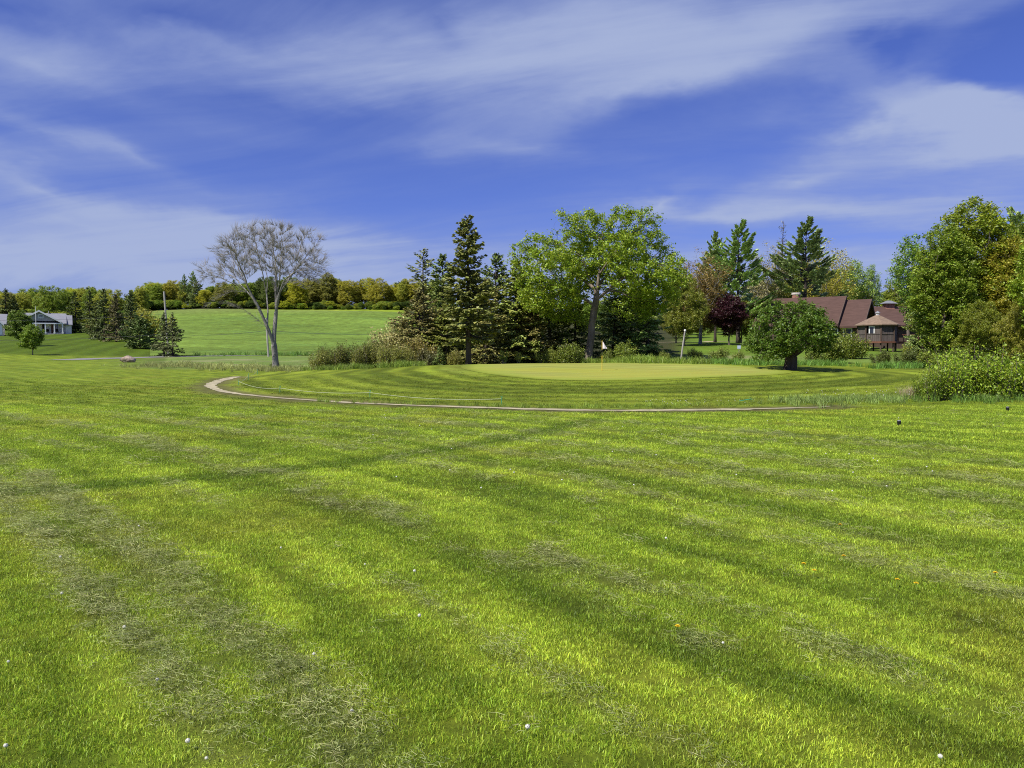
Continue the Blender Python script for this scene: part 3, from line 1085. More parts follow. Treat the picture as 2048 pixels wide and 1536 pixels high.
def leafy(name, seeds, blobs, natt, D, di, dk, rbase, leaves, size, seed, count=20000, spread=.3, bark=M_BARK, up=.04, shell=.3,
          thin=.0, e=1.75, upbias=.5, height=None, twigs=0, jit=.16):
    att = envelope(blobs, natt, seed, shell)
    pos, par = colonize(seeds, att, D, di, dk, seed=seed, up=up, jit=jit)
    # ease the zigzag out of the limbs
    nch = np.bincount(par[1:], minlength=len(pos))
    for _ in range(3):
        s_ = np.zeros_like(pos)
        np.add.at(s_, par[1:], pos[1:])
        inner = (nch > 0) & (par >= 0)
        pos = np.where(inner[:, None], pos * .5 + .25 * pos[np.maximum(par, 0)] + .25 * s_ / np.maximum(nch, 1)[:, None], pos)
    V, F, rad, acc = wood(pos, par, rbase, e)
    if twigs:
        # fine twigs springing from the thin wood, following it outward
        r = np.random.default_rng(seed + 9)
        ok = np.nonzero(acc <= 6)[0]
        ok = ok[r.integers(0, len(ok), twigs)]
        d = pos[ok] - pos[np.maximum(par[ok], 0)]
        d /= np.linalg.norm(d, axis=1)[:, None] + 1e-9
        out_ = pos[ok] - np.array([0, 0, pos[:, 2].max() * .45])
        out_ /= np.linalg.norm(out_, axis=1)[:, None]
        d = d * .8 + r.normal(0, .42, d.shape) + out_ * .5 + np.array([0, 0, .15])
        d /= np.linalg.norm(d, axis=1)[:, None]
        ln = r.uniform(.3, .95, twigs)[:, None]
        a, b = frame(d)
        rr = .0065
        mid = pos[ok] + d * ln * .5 + r.normal(0, .04, d.shape)
        tip = pos[ok] + d * ln
        TV = np.stack([pos[ok] + a * rr, pos[ok] - a * rr * .5 + b * rr, pos[ok] - a * rr * .5 - b * rr, mid + a * rr * .8, mid - a * rr * .4 + b * rr * .8, mid - a * rr * .4 - b * rr * .8, tip], 1).reshape(-1, 3)
        o_ = len(V) + np.arange(twigs)[:, None] * 7
        TQ = np.stack([o_ + np.array(q) for q in ((0, 1, 4, 3), (1, 2, 5, 4), (2, 0, 3, 5))], 1).reshape(-1, 4)
        TT = np.stack([o_ + np.array(q) for q in ((3, 4, 6), (4, 5, 6), (5, 3, 6))], 1).reshape(-1, 3)
        V, F = np.vstack([V, TV]), [np.vstack([F, TQ]), TT]
    tm = smooth(mesh_np(name + '_trunk', V, F)); tm.materials.append(bark)
    cm = None
    if leaves:
        r = np.random.default_rng(seed + 5)
        z0 = min(b[2] - b[5] for b in blobs)
        ok = np.nonzero((acc <= leaves) & (pos[:, 2] > z0 - .1))[0]
        if thin:
            # drop leaves in coherent patches so the sky shows through
            nz = fbm(pos[ok, 0] * .9 + 5, pos[ok, 2] * .9 + pos[ok, 1] * .7, seed, 3)
            ok = ok[nz > np.quantile(nz, thin)]
        c = pos[ok[r.integers(0, len(ok), count)]] + r.normal(0, spread, (count, 3)) * np.array([1, 1, .75])
        LV, LF = leaf_quads(c, size, r, upbias)
        cm = mesh_np(name + '_crown', LV, LF); cm.materials.append(M_LEAF)
    h = height or pos[:, 2].max()
    TREES[name] = (h, tm, cm)
    return tm, cm


def conifer(name, h, rb, L0, seed, dens=1.0, droop=.25, upturn=.15, clear=.08, power=.85, size=.34, aspect=.30, gap=0.0, bark=M_BARK_DARK, tuftd=False, irregular=.25):
    """spruce or pine: tapering trunk, whorls of branches, each set with needle sprigs"""
    r = np.random.default_rng(seed)
    wv = MB()
    bend = r.normal(0, .012 * h, 2)
    tr = lambda z: np.array([bend[0] * math.sin(z / h * 2.2), bend[1] * math.sin(z / h * 2.6), z])
    zs = np.linspace(0, h, 16)
    wv.tube([tr(z) for z in zs], [rb * (1 - z / h) ** .9 * (1.25 if i == 0 else 1) + .012 for i, z in enumerate(zs)], 8)
    C, U, S, A = [], [], [], []
    z = h * clear
    lean_n = r.uniform(0, 100)
    while z < h * .985:
        f = z / h
        L = L0 * (1 - f) ** power * (1.0 - .35 * max(0, (.16 - f) / .16)) + .10
        nb = max(3, int(r.poisson(5.5 * dens * (1 if f < .8 else .8))))
        for k in range(nb):
            az = r.uniform(0, 2 * math.pi)
            rag = 1 + irregular * 2 * (vnoise(np.array([az * 1.3 + lean_n]), np.array([z * .55]), seed)[0] - .5)
            l = L * rag * r.uniform(.7, 1.12)
            if gap and r.uniform() < gap:
                continue
            el = np.interp(f, [0, .4, .8, 1], [-.22 - droop, -droop * .6, .15, .75]) + r.normal(0, .12)
            b0 = tr(z + r.normal(0, .12))
            dxy = np.array([math.cos(az), math.sin(az), 0])
            t = np.linspace(0, 1, 5)
            pts = [b0 + dxy * l * s * math.cos(el) + np.array([0, 0, l * (s * math.sin(el) + upturn * s * s - droop * .25 * s * (1 - s))]) for s in t]
            wv.tube(pts[::2], [.022 * l ** .6 + .004, .014 * l ** .5 + .003, .004], 3)
            m = max(5, int(l * 24 * dens))
            if tuftd:
                s = r.uniform(.45, 1.0, m) ** .8
            else:
                s = r.uniform(.12, 1.0, m) ** .75
            pt = np.array([np.interp(s, t, [p[i] for p in pts]) for i in range(3)]).T
            sd = np.array([-dxy[1], dxy[0], 0])
            off = r.uniform(-1, 1, m) * .30 * l * (1 - s * .72) * (1.0 if not tuftd else .9)
            off = np.clip(off, -.8, .8)
            pt = pt + sd * off[:, None] + np.array([0, 0, 1]) * (-np.abs(off) * (.25 + droop * .4) + r.normal(0, .05, m))[:, None]
            dirs = dxy[None] * .75 + sd[None] * np.sign(off)[:, None] * r.uniform(.3, .9, m)[:, None] + np.array([[0, 0, 1]]) * (r.normal(-.10 - droop * .6, .22, m) + (.5 if tuftd else 0))[:, None]
            C.append(pt); U.append(dirs); S.append(size * r.uniform(.65, 1.3, m) * (.75 + .25 * (1 - f)))
        z += (.16 + .20 * (1 - f)) * r.uniform(.8, 1.2) * (1.0 if not tuftd else 2.4)
    C, U, S = np.vstack(C), np.vstack(U), np.concatenate(S)
    # leader
    U /= np.linalg.norm(U, axis=1)[:, None]
    a, b = frame(U)
    th = r.normal(0, .6, len(C))[:, None] + math.pi / 2
    # lateral axis mostly level, so sprays read as layered
    lat = np.cross(U, np.array([[0, 0, 1.0]])); lat /= np.linalg.norm(lat, axis=1)[:, None] + 1e-6
    ver = np.cross(lat, U)
    q = r.normal(0, .55, len(C))[:, None]
    v = lat * np.cos(q) + ver * np.sin(q)
    s = S[:, None]
    V = np.stack([C - U * s * .5, C + v * s * aspect, C + U * s * .5, C - v * s * aspect], 1).reshape(-1, 3)
    F = np.arange(len(V)).reshape(-1, 4)
    cm = mesh_np(name + '_crown', V, F); cm.materials.append(M_NEEDLE)
    tm = bpy.data.meshes.new(name + '_trunk')
    tm.from_pydata(wv.v, [], wv.f); tm.update(); smooth(tm); tm.materials.append(bark)
    TREES[name] = (h, tm, cm)


def shrub(name, h, w_, nstem, nleaf, size, seed, upright=.5, leafmat=M_LEAF, bottom=.15, lumps=5):
    """many stems from one crown, leaves through an uneven volume; about w_ wide and h high"""
    r = np.random.default_rng(seed)
    mb = MB()
    lump = [(r.uniform(-.36, .36) * w_, r.uniform(-.3, .3) * w_ * .7, r.uniform(.45, .66) * h, r.uniform(.16, .27) * w_, r.uniform(.15, .24) * w_, r.uniform(.24, .36) * h) for _ in range(lumps)]
    lump.append((0, 0, .45 * h, .36 * w_, .28 * w_, .42 * h))
    tips = envelope(lump, nstem, seed, .6)
    C = []
    for tpt in tips:
        b = np.array([tpt[0] * (.25 + .55 * upright) + r.normal(0, .04 * w_), tpt[1] * (.25 + .55 * upright) + r.normal(0, .04 * w_), -.03])
        top = tpt + np.array([0, 0, (r.uniform(0, .14) if r.uniform() > .2 else r.uniform(.12, .32)) * h])
        mid = (b + top) / 2 + r.normal(0, .05 * w_, 3) * np.array([1, 1, .3])
        mb.tube([b, mid, top], [.012 + .006 * h, .009 + .003 * h, .004], 3)
        k = max(3, nleaf // nstem)
        s = r.uniform(bottom, 1.03, k) ** .8
        q = np.array([np.interp(s, [0, .5, 1], [b[i], mid[i], top[i]]) for i in range(3)]).T
        C.append(q + r.normal(0, .075 * w_ ** .6, (k, 3)) * np.array([1, 1, .8]))
    C = np.vstack(C)
    C[:, 2] = np.maximum(C[:, 2], .03)
    LV, LF = leaf_quads(C, size, r, .4)
    cm = mesh_np(name + '_crown', LV, LF); cm.materials.append(leafmat)
    tm = bpy.data.meshes.new(name + '_stems')
    tm.from_pydata(mb.v, [], mb.f); tm.update(); tm.materials.append(M_BARK)
    TREES[name] = (h, tm, cm)


def plant(proto, name, label, cat, xy, height, wscale, rz, color, group=None, lean=(0, 0), zoff=0.0):
    """stand a copy of a prototype on the terrain"""
    h, tm, cm = TREES[proto]
    color = np.array(color) * (np.array([2.2, 2.0, 1.9]) if cm is not None and cm.materials[0] == M_NEEDLE else np.array([1.08, .97, .85]) if color[1] > color[0] else 1.0)
    z = float(H(xy[0], xy[1])[0])
    root = empty(name, (xy[0], xy[1], z - .06 + zoff), rz)
    s = height / h
    root.scale = (wscale * s, wscale * s, s)
    root.rotation_euler = (lean[0], lean[1], rz)
    tag(root, label, cat, group)
    st = 'stems' if cat in ('shrub', 'sapling') else 'trunk'
    link(st, tm, None, root)
    if cm is not None:
        c = link('foliage' if cat in ('shrub', 'sapling') else 'crown', cm, None, root)
        c.color = tuple(np.clip(np.array(color) * LEAF_GAIN, 0, .9)) + (1,)
    return root


def put(proto, name, label, cat, px, Y, top, color, wscale=1.0, rz=None, group=None, base=None, lean=(0, 0)):
    """position by bearing and distance; height from the elevation of its top"""
    d = ray(px, 700)
    x = d[0] / d[1] * Y
    z = float(H(x, Y)[0])
    ztop = P(px, top, Y)[2]
    return plant(proto, name, label, cat, (x, Y), ztop - z, wscale, rng.uniform(0, 6.28) if rz is None else rz, color, group, lean)


# ---- prototypes
G_ELM, G_YEL, G_ORG, G_MID, G_DARK = (.140, .210, .019), (.19, .22, .022), (.21, .155, .025), (.085, .15, .018), (.045, .085, .014)
SPR, SPR_Y, SPR_B, PINE = (.044, .064, .016), (.068, .082, .016), (.056, .056, .018), (.088, .125, .040)


def loc(px, py, px0, py0, Y):
    """offset in metres from a tree's base pixel, at its distance"""
    return ((px - px0) / FPX * Y, (py0 - py) / FPX * Y)


def poly3(pts, base, Y, depth):
    out = []
    for (px, py), dy in zip(pts, depth):
        a, b = loc(px, py, base[0], base[1], Y)
        out.append((a, dy, b))
    return out


def bare_tree():
    B, Y = (551, 738), 60.0
    L = lambda pts, dep: poly3(pts, B, Y, dep)
    seeds = [L([(551, 739), (551, 715), (549, 690), (549, 660), (553, 625), (551, 590), (548, 560)], [0, 0, 0, 0, .1, .2, .3]),
             L([(549, 688), (541, 660), (532, 630), (520, 600), (505, 570), (490, 540)], [0, -.3, -.6, -.9, -1.2, -1.5]),
             L([(520, 600), (498, 578), (472, 556), (450, 545)], [-.9, -.5, 0, .5]),
             L([(541, 655), (536, 620), (528, 585), (527, 555), (520, 520)], [-.4, .2, .9, 1.4, 1.8]),
             L([(553, 622), (562, 590), (575, 565), (600, 545), (620, 535)], [.1, -.4, -.8, -1.2, -1.6]),
             L([(562, 592), (566, 565), (585, 535), (606, 505)], [-.4, .5, 1.1, 1.6]),
             L([(551, 588), (557, 555), (552, 520), (560, 490)], [.2, .1, -.3, -.8]),
             L([(553, 640), (545, 600), (541, 565), (535, 530)], [0, .9, 1.6, 2.4]),
             L([(517, 594), (492, 552), (470, 510), (454, 474)], [-1, -.6, -.2, .3]),
             L([(508, 575), (492, 525), (486, 468)], [-1.1, -1.6, -2.0]),
             L([(528, 585), (523, 540), (514, 490), (506, 456)], [.9, .5, .3, .2]),
             L([(551, 592), (547, 545), (540, 495), (537, 456)], [.2, .8, 1.2, 1.4]),
             L([(553, 605), (565, 548), (571, 498), (568, 454)], [.1, -.3, -.4, -.2]),
             L([(562, 590), (584, 548), (598, 502), (606, 462)], [-.4, .1, .6, 1.0]),
             L([(575, 565), (604, 530), (628, 498), (640, 476)], [-.8, -.5, 0, .4]),
             L([(600, 545), (628, 537), (652, 526)], [-1.2, -1.3, -1.4]),
             L([(498, 578), (466, 562), (434, 550), (414, 535)], [-.5, -1, -1.4, -1.6]),
             L([(510, 585), (482, 583), (458, 596), (440, 612)], [-.9, -1.5, -1.9, -2.1]),
             L([(541, 655), (520, 632), (500, 615), (478, 608)], [-.4, -1.2, -2, -2.6])]
    k = Y / FPX
    cx = 0.0
    bl = []
    # a broad, flat-topped dome made of lobes
    for (px, py, rx, ry, dy) in [(470, 505, 42, 38, 0), (510, 480, 40, 30, 1.5), (560, 478, 45, 30, -1), (605, 485, 38, 32, .8), (630, 525, 32, 30, -.5),
                                 (455, 545, 45, 26, .5), (540, 510, 70, 40, 2.6), (540, 515, 70, 40, -2.6), (435, 560, 30, 20, -1), (605, 560, 40, 20, 0),
                                 (495, 520, 40, 40, -1.8), (590, 520, 45, 38, 1.9), (628, 550, 26, 20, .4), (540, 464, 48, 18, 0), (498, 470, 34, 18, .6), (588, 468, 34, 18, -.6)]:
        bl.append(((px - B[0]) * k * 1.03, dy, (B[1] - py) * k, rx * k * 1.05, max(rx, 30) * k, ry * k))
    leafy('bare_elm', seeds, bl, 2300, .30, 3.0, .50, .225, 0, 0, 21, bark=M_BARK_GREY, up=.22, shell=.45, e=1.62, twigs=11000, jit=.07)


def elm_tree():
    B, Y = (1178, 727), 64.0
    L = lambda pts, dep: poly3(pts, B, Y, dep)
    seeds = [L([(1176, 728), (1178, 700), (1182, 670), (1186, 640), (1191, 605), (1193, 575)], [0] * 6),
             L([(1193, 578), (1198, 545), (1200, 510), (1204, 470)], [0, .2, .3, .2]),
             L([(1196, 598), (1215, 580), (1240, 560), (1268, 545), (1295, 528)], [0, -.8, -1.4, -1.9, -2.2]),
             L([(1215, 582), (1236, 588), (1252, 600)], [-.8, -1.6, -2.0]),
             L([(1191, 585), (1180, 565), (1170, 545), (1160, 520)], [0, -.8, -1.4, -2]),
             L([(1187, 610), (1165, 595), (1140, 580), (1110, 570)], [0, -.6, -1.2, -1.6]),
             L([(1199, 548), (1216, 520), (1232, 500), (1250, 475)], [.2, -.5, -1, -1.2]),
             L([(1193, 580), (1205, 560), (1230, 530), (1265, 500)], [0, 1.2, 2.2, 3.2]),
             L([(1192, 585), (1175, 560), (1140, 535), (1090, 515)], [0, 1.3, 2.2, 3.0])]
    k = Y / FPX
    bl = []
    for (px, py, rx, ry, dy) in [(1130, 455, 34, 42, 0), (1180, 455, 50, 40, 1.2), (1245, 450, 48, 40, 0), (1285, 455, 36, 38, -1), (1310, 500, 48, 42, 1),
                                 (1340, 535, 30, 38, 0), (1080, 490, 40, 30, 0), (1045, 515, 34, 40, .8), (1100, 540, 60, 44, -1.5), (1235, 505, 50, 40, -2.6),
                                 (1200, 510, 100, 60, 3.2), (1270, 560, 70, 42, -2.2), (1110, 590, 55, 36, -1), (1320, 590, 40, 40, 0), (1060, 575, 40, 38, 1.5),
                                 (1160, 560, 60, 40, 3), (1290, 610, 45, 34, 1.5), (1075, 600, 40, 34, -.8), (1330, 560, 42, 40, -1.5), (1120, 620, 40, 28, 1.5)]:
        bl.append(((px - B[0]) * k, dy, (B[1] - py) * k, rx * k, max(rx, 34) * k * .9, ry * k))
    leafy('elm', seeds, bl, 4200, .30, 3.0, .40, .30, 7, .20, 33, count=62000, spread=.19, bark=M_BARK, shell=.3, thin=.15)


def apple_tree():
    B, Y = (1580, 740), 50.0
    L = lambda pts, dep: poly3(pts, B, Y, dep)
    seeds = [L([(1579, 741), (1582, 722), (1584, 712)], [0, 0, 0]), L([(1584, 712), (1602, 698), (1622, 676), (1640, 655)], [0, -.2, -.3, -.4]),
             L([(1582, 716), (1566, 700), (1545, 684), (1520, 670)], [0, .1, .2, -.2]), L([(1584, 712), (1582, 685), (1578, 655), (1572, 630)], [0, .3, .4, .5]),
             L([(1584, 712), (1595, 690), (1605, 660), (1600, 630)], [0, -.7, -1.2, -1.4]), L([(1584, 712), (1572, 690), (1560, 665)], [0, -.9, -1.6])]
    k = Y / FPX
    bl = [((px - B[0]) * k, dy, (B[1] - py) * k, rx * k, rx * k, ry * k) for (px, py, rx, ry, dy) in
          [(1580, 640, 62, 40, 0), (1535, 660, 42, 36, 0), (1525, 690, 36, 26, -.3), (1630, 660, 40, 38, 0), (1560, 620, 38, 22, .4), (1610, 625, 34, 22, -.4),
           (1580, 660, 60, 45, -1.4), (1580, 660, 60, 45, 1.4), (1545, 705, 36, 17, -.6), (1640, 690, 26, 22, -.4), (1508, 684, 24, 20, .2), (1662, 672, 20, 16, .2), (1590, 608, 20, 14, -.6), (1540, 632, 22, 16, -1), (1640, 630, 20, 16, .8), (1520, 712, 26, 12, -1)]]
    leafy('apple_tree', seeds, bl, 2600, .17, 1.6, .24, .36, 10, .15, 44, count=24000, spread=.11, thin=.22, bark=M_BARK_DARK, shell=.55)


def deciduous(name, h, w_, seed, leaves=9, count=26000, size=.27, clear=.10, natt=2200, thin=.1, spread=.26, nl=14, D=.34, bark=M_BARK):
    r = np.random.default_rng(seed)
    seeds = [[(0, 0, 0), (r.normal(0, .1), r.normal(0, .1), h * .3), (r.normal(0, .25), r.normal(0, .25), h * .75)]]
    for k in range(5):
        a, z = r.uniform(0, 6.28), h * r.uniform(.25, .5)
        l = w_ * .3
        seeds.append([(0, 0, z), (l * .5 * math.cos(a), l * .5 * math.sin(a), z + l * .6), (l * math.cos(a), l * math.sin(a), z + l * 1.1)])
    bl = [(0, 0, h * (.5 + clear / 2), w_ * .34, w_ * .34, h * (.5 - clear / 2))]
    for k in range(nl):
        a, q = k * 2.4 + r.normal(0, .3), w_ * r.uniform(.15, .36)
        z = h * r.uniform(clear + .16, .86)
        rr = w_ * r.uniform(.13, .21)
        q *= math.sin(min(1, (1 - z / h) * 2.2) * math.pi / 2)
        bl.append((q * math.cos(a), q * math.sin(a), z, rr, rr, rr * .85))
    leafy(name, seeds, bl, natt, D, 2.6, .42, h * .014, leaves, size, seed, count=count, spread=spread, thin=thin, bark=bark, shell=.45)


bare_tree()
elm_tree()
apple_tree()
deciduous('broad_tree', 12, 10.5, 51, leaves=5, count=42000, size=.20, spread=.19, thin=.16)
deciduous('tall_tree', 14, 8.5, 52, leaves=6, count=58000, size=.20, spread=.21, thin=.14, clear=.04)
deciduous('lobed_tree', 11, 9.5, 53, leaves=6, count=40000, size=.20, spread=.2, thin=.14, nl=16)
deciduous('sparse_tree', 13, 8.0, 54, leaves=3, count=8000, size=.20, thin=.2, spread=.3, clear=.2, bark=M_BARK_GREY)
deciduous('thin_tree', 13, 6.5, 55, leaves=5, count=9000, size=.24, thin=.25, clear=.3, natt=1300)
deciduous('maple', 5.6, 4.7, 56, leaves=6, count=16000, size=.16, thin=.08, clear=.16, D=.2, spread=.14, natt=2000)
deciduous('small_tree', 5.0, 4.2, 57, leaves=6, count=12000, size=.18, thin=.1, clear=.18, D=.22, spread=.15, natt=1300)
conifer('hero_spruce', 12.0, .24, 3.1, 61, dens=1.1, droop=.22, clear=.21, power=.62, irregular=.30, size=.40)
conifer('spruce', 10.0, .18, 2.9, 62, dens=1.0, droop=.25, clear=.07, power=.85)
conifer('wide_spruce', 9.0, .19, 3.6, 63, dens=1.0, droop=.30, clear=.10, power=.75, irregular=.35)
conifer('broad_spruce', 9.5, .20, 3.9, 69, dens=1.15, droop=.36, clear=.06, power=.66, irregular=.5, gap=.05)
conifer('old_spruce', 11.0, .20, 3.0, 70, dens=1.0, droop=.22, clear=.08, power=.6, irregular=.6, gap=.12)
conifer('ragged_spruce', 11.0, .16, 2.2, 64, dens=.75, droop=.15, clear=.10, power=.55, irregular=.6, gap=.2, upturn=.25)
conifer('small_spruce', 5.5, .11, 2.2, 65, dens=1.15, droop=.20, clear=.03, power=.9, size=.28)
conifer('pine', 13.0, .22, 4.6, 66, dens=2.2, droop=-.10, upturn=.35, clear=.25, power=.6, size=.42, aspect=.24, tuftd=True, irregular=.7, gap=.06)
conifer('round_pine', 4.4, .12, 2.7, 67, dens=1.5, droop=-.05, upturn=.3, clear=.02, power=.45, size=.32, irregular=.25)
conifer('dead_spire', 13.0, .16, 1.1, 68, dens=.38, droop=.05, clear=.3, power=.35, irregular=.7, gap=.35, size=.2)
shrub('willow_shrub', 2.2, 2.9, 90, 7000, .11, 71, upright=.95)
shrub('round_shrub', 1.8, 3.0, 70, 8000, .13, 72, upright=.5, lumps=8)
shrub('loose_shrub', 1.7, 2.6, 60, 5000, .12, 73, upright=.6)
shrub('thicket_shrub', 1.8, 2.1, 90, 6200, .10, 74, upright=.55, lumps=7)
shrub('thicket_bush', 1.8, 2.2, 70, 5600, .12, 76, upright=.7, lumps=5)
shrub('sapling', 1.1, .6, 10, 360, .10, 75, upright=.3, bottom=.45)

# ------------------------------------------------------------------ hero trees
x, y, _ = P(551, 738, 60)
plant('bare_elm', 'bare_tree', 'leafless pale grey tree with a forked trunk and fan-shaped crown', 'tree', (x, y), TREES['bare_elm'][0], 1, 0, (1, 1, 1))
x, y, _ = P(1178, 727, 64)
plant('elm', 'elm_tree', 'tall leaning elm with broad airy spring-green crown behind the flag', 'tree', (x, y), TREES['elm'][0], 1, 0, G_ELM)
x, y, _ = P(1580, 740, 50)
plant('apple_tree', 'apple_tree', 'low round dense green tree with thick trunk at the right end of the green', 'tree', (x, y), TREES['apple_tree'][0], 1, 0, (.062, .115, .013))
put('hero_spruce', 'spruce_tree', 'tallest dark spruce with bare lower trunk at the back left of the putting green', 'tree', 937, 58, 434, (.052, .062, .016), rz=.4)
put('maple', 'purple_maple', 'small dark purple-leaved tree on the lawn left of the brown house', 'tree', 1458, 85, 588, (.030, .008, .011), 1.08, rz=1)

GC = 'conifers in the clump behind the putting green'
for (pr, px, Y, top, col, ws, lb) in [
        ('ragged_spruce', 848, 72, 497, (.07, .085, .035), 1.25, 'ragged thin-topped spruce left of the tallest spruce'),
        ('old_spruce', 884, 70, 507, SPR, 1.15, 'pointed dark spruce close beside the left of the tallest spruce'),
        ('broad_spruce', 838, 66, 578, SPR_B, 1.1, 'brown-tinged wide spruce at the left end of the clump'),
        ('broad_spruce', 893, 66, 604, SPR_Y, 1.1, 'low yellow-tinged spruce at the left foot of the tallest spruce'),
        ('old_spruce', 972, 64, 556, (.060, .064, .018), 1.25, 'brownish spruce tucked against the right of the tallest spruce'),
        ('old_spruce', 994, 68, 505, SPR, 1.05, 'slim-topped dark spruce right of the tallest spruce'),
        ('wide_spruce', 1028, 67, 520, (.065, .085, .018), 1.05, 'dark spruce under the left edge of the elm crown'),
        ('wide_spruce', 1060, 67, 575, (.060, .060, .018), 1.15, 'brown-tinged spruce under the left part of the elm crown'),
        ('broad_spruce', 1100, 70, 560, (.06, .08, .018), 1.1, 'dark green spruce left of the elm trunk'),
        ('wide_spruce', 1148, 70, 580, SPR, 1.15, 'blackish spruce directly left of the elm trunk'),
        ('wide_spruce', 1225, 72, 560, (.05, .075, .02), 1.15, 'dark spruce directly right of the elm trunk'),
        ('wide_spruce', 1298, 68, 548, (.045, .075, .018), 1.1, 'dark tiered spruce right of the flag with bare trunk foot'),
        ('old_spruce', 950, 75, 545, (.055, .07, .02), 1.4, 'dim spruce behind the gap right of the tallest spruce'),
        ('old_spruce', 1046, 77, 535, (.06, .075, .02), 1.4, 'dim spruce at the back under the left elm branches'),
        ('broad_spruce', 1262, 74, 540, (.05, .07, .02), 1.05, 'dark spruce half hidden behind the right elm limb')]:
    put(pr, 'spruce_tree', lb, 'tree', px, Y, top, col, ws, group=GC)
put('small_spruce', 'spruce_tree', 'knee-high dark spruce at the foot of the tallest spruce, on its left', 'tree', 879, 59, 690, (.055, .08, .022), 1.0)

GM = 'trees between the elm and the brown house'
for (pr, px, Y, top, col, ws, lb) in [
        ('lobed_tree', 1368, 84, 545, (.13, .16, .022), .8, 'yellow-green tree under the right edge of the elm crown'),
        ('sparse_tree', 1400, 88, 500, (.16, .115, .03), 1.15, 'thinly leaved russet tree left of the white pines'),
        ('lobed_tree', 1402, 92, 548, (.15, .115, .024), .95, 'brownish-orange leafy tree behind the white pole'),
        ('lobed_tree', 1352, 92, 580, (.11, .13, .02), .9, 'olive tree low between the dark spruce and the white pole'),
        ('pine', 1430, 104, 474, PINE, .78, 'slimmer left one of the two white pines above the purple tree'),
        ('pine', 1476, 100, 453, (.09, .135, .042), 1.0, 'taller right one of the two white pines above the purple tree'),
        ('lobed_tree', 1482, 112, 590, (.10, .13, .018), 1.1, 'olive green tree filling the gap behind the purple tree'),
        ('sparse_tree', 1535, 112, 488, (.22, .20, .09), .95, 'pale half-bare tree left of the dead spire'),
        ('dead_spire', 1568, 120, 440, (.08, .085, .05), 1.0, 'dead tree spire poking above the crowns left of the third pine'),
        ('pine', 1610, 108, 448, (.075, .105, .040), 1.08, 'dark white pine with a long right limb behind the brown roof'),
        ('sparse_tree', 1650, 116, 482, (.24, .22, .03), 1.05, 'yellow spring tree right behind the pine over the brown roof'),
        ('lobed_tree', 1560, 118, 560, (.12, .15, .02), 1.0, 'olive tree crown behind the left end of the brown roof'),
        ('lobed_tree', 1640, 124, 545, (.16, .18, .02), .9, 'yellow-green crown behind the right part of the big brown roof'),
        ('lobed_tree', 1520, 116, 555, (.115, .155, .02), 1.0, 'green crown left of the chimney behind the apple tree'),
        ('lobed_tree', 1600, 132, 520, (.12, .16, .022), 1.0, 'green crown far behind the chimney of the brown house'),
        ('lobed_tree', 1675, 134, 535, (.15, .19, .022), .9, 'light green crown between the third pine and the gable'),
        ('thin_tree', 1704, 126, 520, (.15, .23, .05), 1.0, 'airy light green tree above the brown porch gable'),
        ('thin_tree', 1740, 130, 530, (.13, .21, .05), .75, 'slender light tree between the brown gable and the roof vent'),
        ('lobed_tree', 1715, 130, 578, (.17, .20, .02), .8, 'small yellow-green crown peeping over the brown gable roofs')]:
    put(pr, 'pine_tree' if pr == 'pine' else 'dead_tree' if pr == 'dead_spire' else 'leafy_tree', lb, 'tree', px, Y, top, col, ws, group=GM)

GR = 'trees at the right edge'
for (pr, px, Y, top, col, ws, lb) in [
        ('tall_tree', 1884, 62, 448, (.115, .175, .018), 1.05, 'big green tree right of the brown house, its crown over the roof'),
        ('thin_tree', 1818, 76, 470, (.10, .18, .025), .9, 'thin green tree reaching over the right wing of the brown house'),
        ('wide_spruce', 1838, 70, 560, (.05, .075, .02), .62, 'dark drooping evergreen beside the brown house wing'),
        ('tall_tree', 1942, 64, 395, (.135, .185, .018), 1.1, 'tallest pointed green tree near the right edge'),
        ('broad_tree', 1905, 68, 520, (.10, .14, .016), 1.0, 'dark green tree filling between the two big green trees'),
        ('tall_tree', 2010, 62, 470, (.175, .185, .02), 1.1, 'yellow-olive tree at the right edge'),
        ('tall_tree', 2062, 72, 430, (.10, .15, .02), 1.1, 'green tree cut off by the right edge'),
        ('pine', 2026, 84, 425, PINE, .8, 'dark pine top behind the yellow-olive tree at the right edge'),
        ('broad_tree', 2040, 48, 600, (.17, .17, .02), .75, 'low yellowish tree at the right edge above the thicket'),
        ('broad_tree', 1960, 58, 600, (.12, .155, .016), .95, 'low olive tree behind the bright shrub thicket')]:
    put(pr, 'pine_tree' if pr == 'pine' else 'spruce_tree' if 'spruce' in pr else 'leafy_tree', lb, 'tree', px, Y, top, col, ws, group=GR)
put('tall_tree', 'leafy_tree', 'leafy tree outside the right edge with a sprig showing at the top corner', 'tree', 2122, 45, 350, G_ELM, .9, group=GR)

GL = 'evergreens along the left lawn'
for (pr, px, Y, top, col, ws, lb) in [
        ('spruce', 16, 200, 576, SPR, 1.2, 'dark spruce at the left edge behind the white house'), ('spruce', 29, 205, 590, SPR, 1.1, 'second dark spruce from the left edge behind the white house'),
        ('spruce', 151, 172, 580, SPR, 1.05, 'dark spruce just right of the white house'), ('spruce', 182, 165, 579, (.05, .07, .02), .9, 'slim spruce second to the right of the white house'),
        ('wide_spruce', 209, 142, 577, SPR, .72, 'tallest dark spruce of the row right of the white house'), ('wide_spruce', 233, 136, 588, (.055, .055, .022), .75, 'brownish spruce in the middle of the row right of the white house'),
        ('wide_spruce', 262, 140, 586, SPR, .7, 'spruce at the right end of the row above the round pine'), ('spruce', 196, 150, 600, (.06, .08, .02), 1.1, 'short spruce filling the left of the spruce row')]:
    put(pr, 'spruce_tree', lb, 'tree', px, Y, top, tuple(np.array(col) * .62), ws, group=GL)
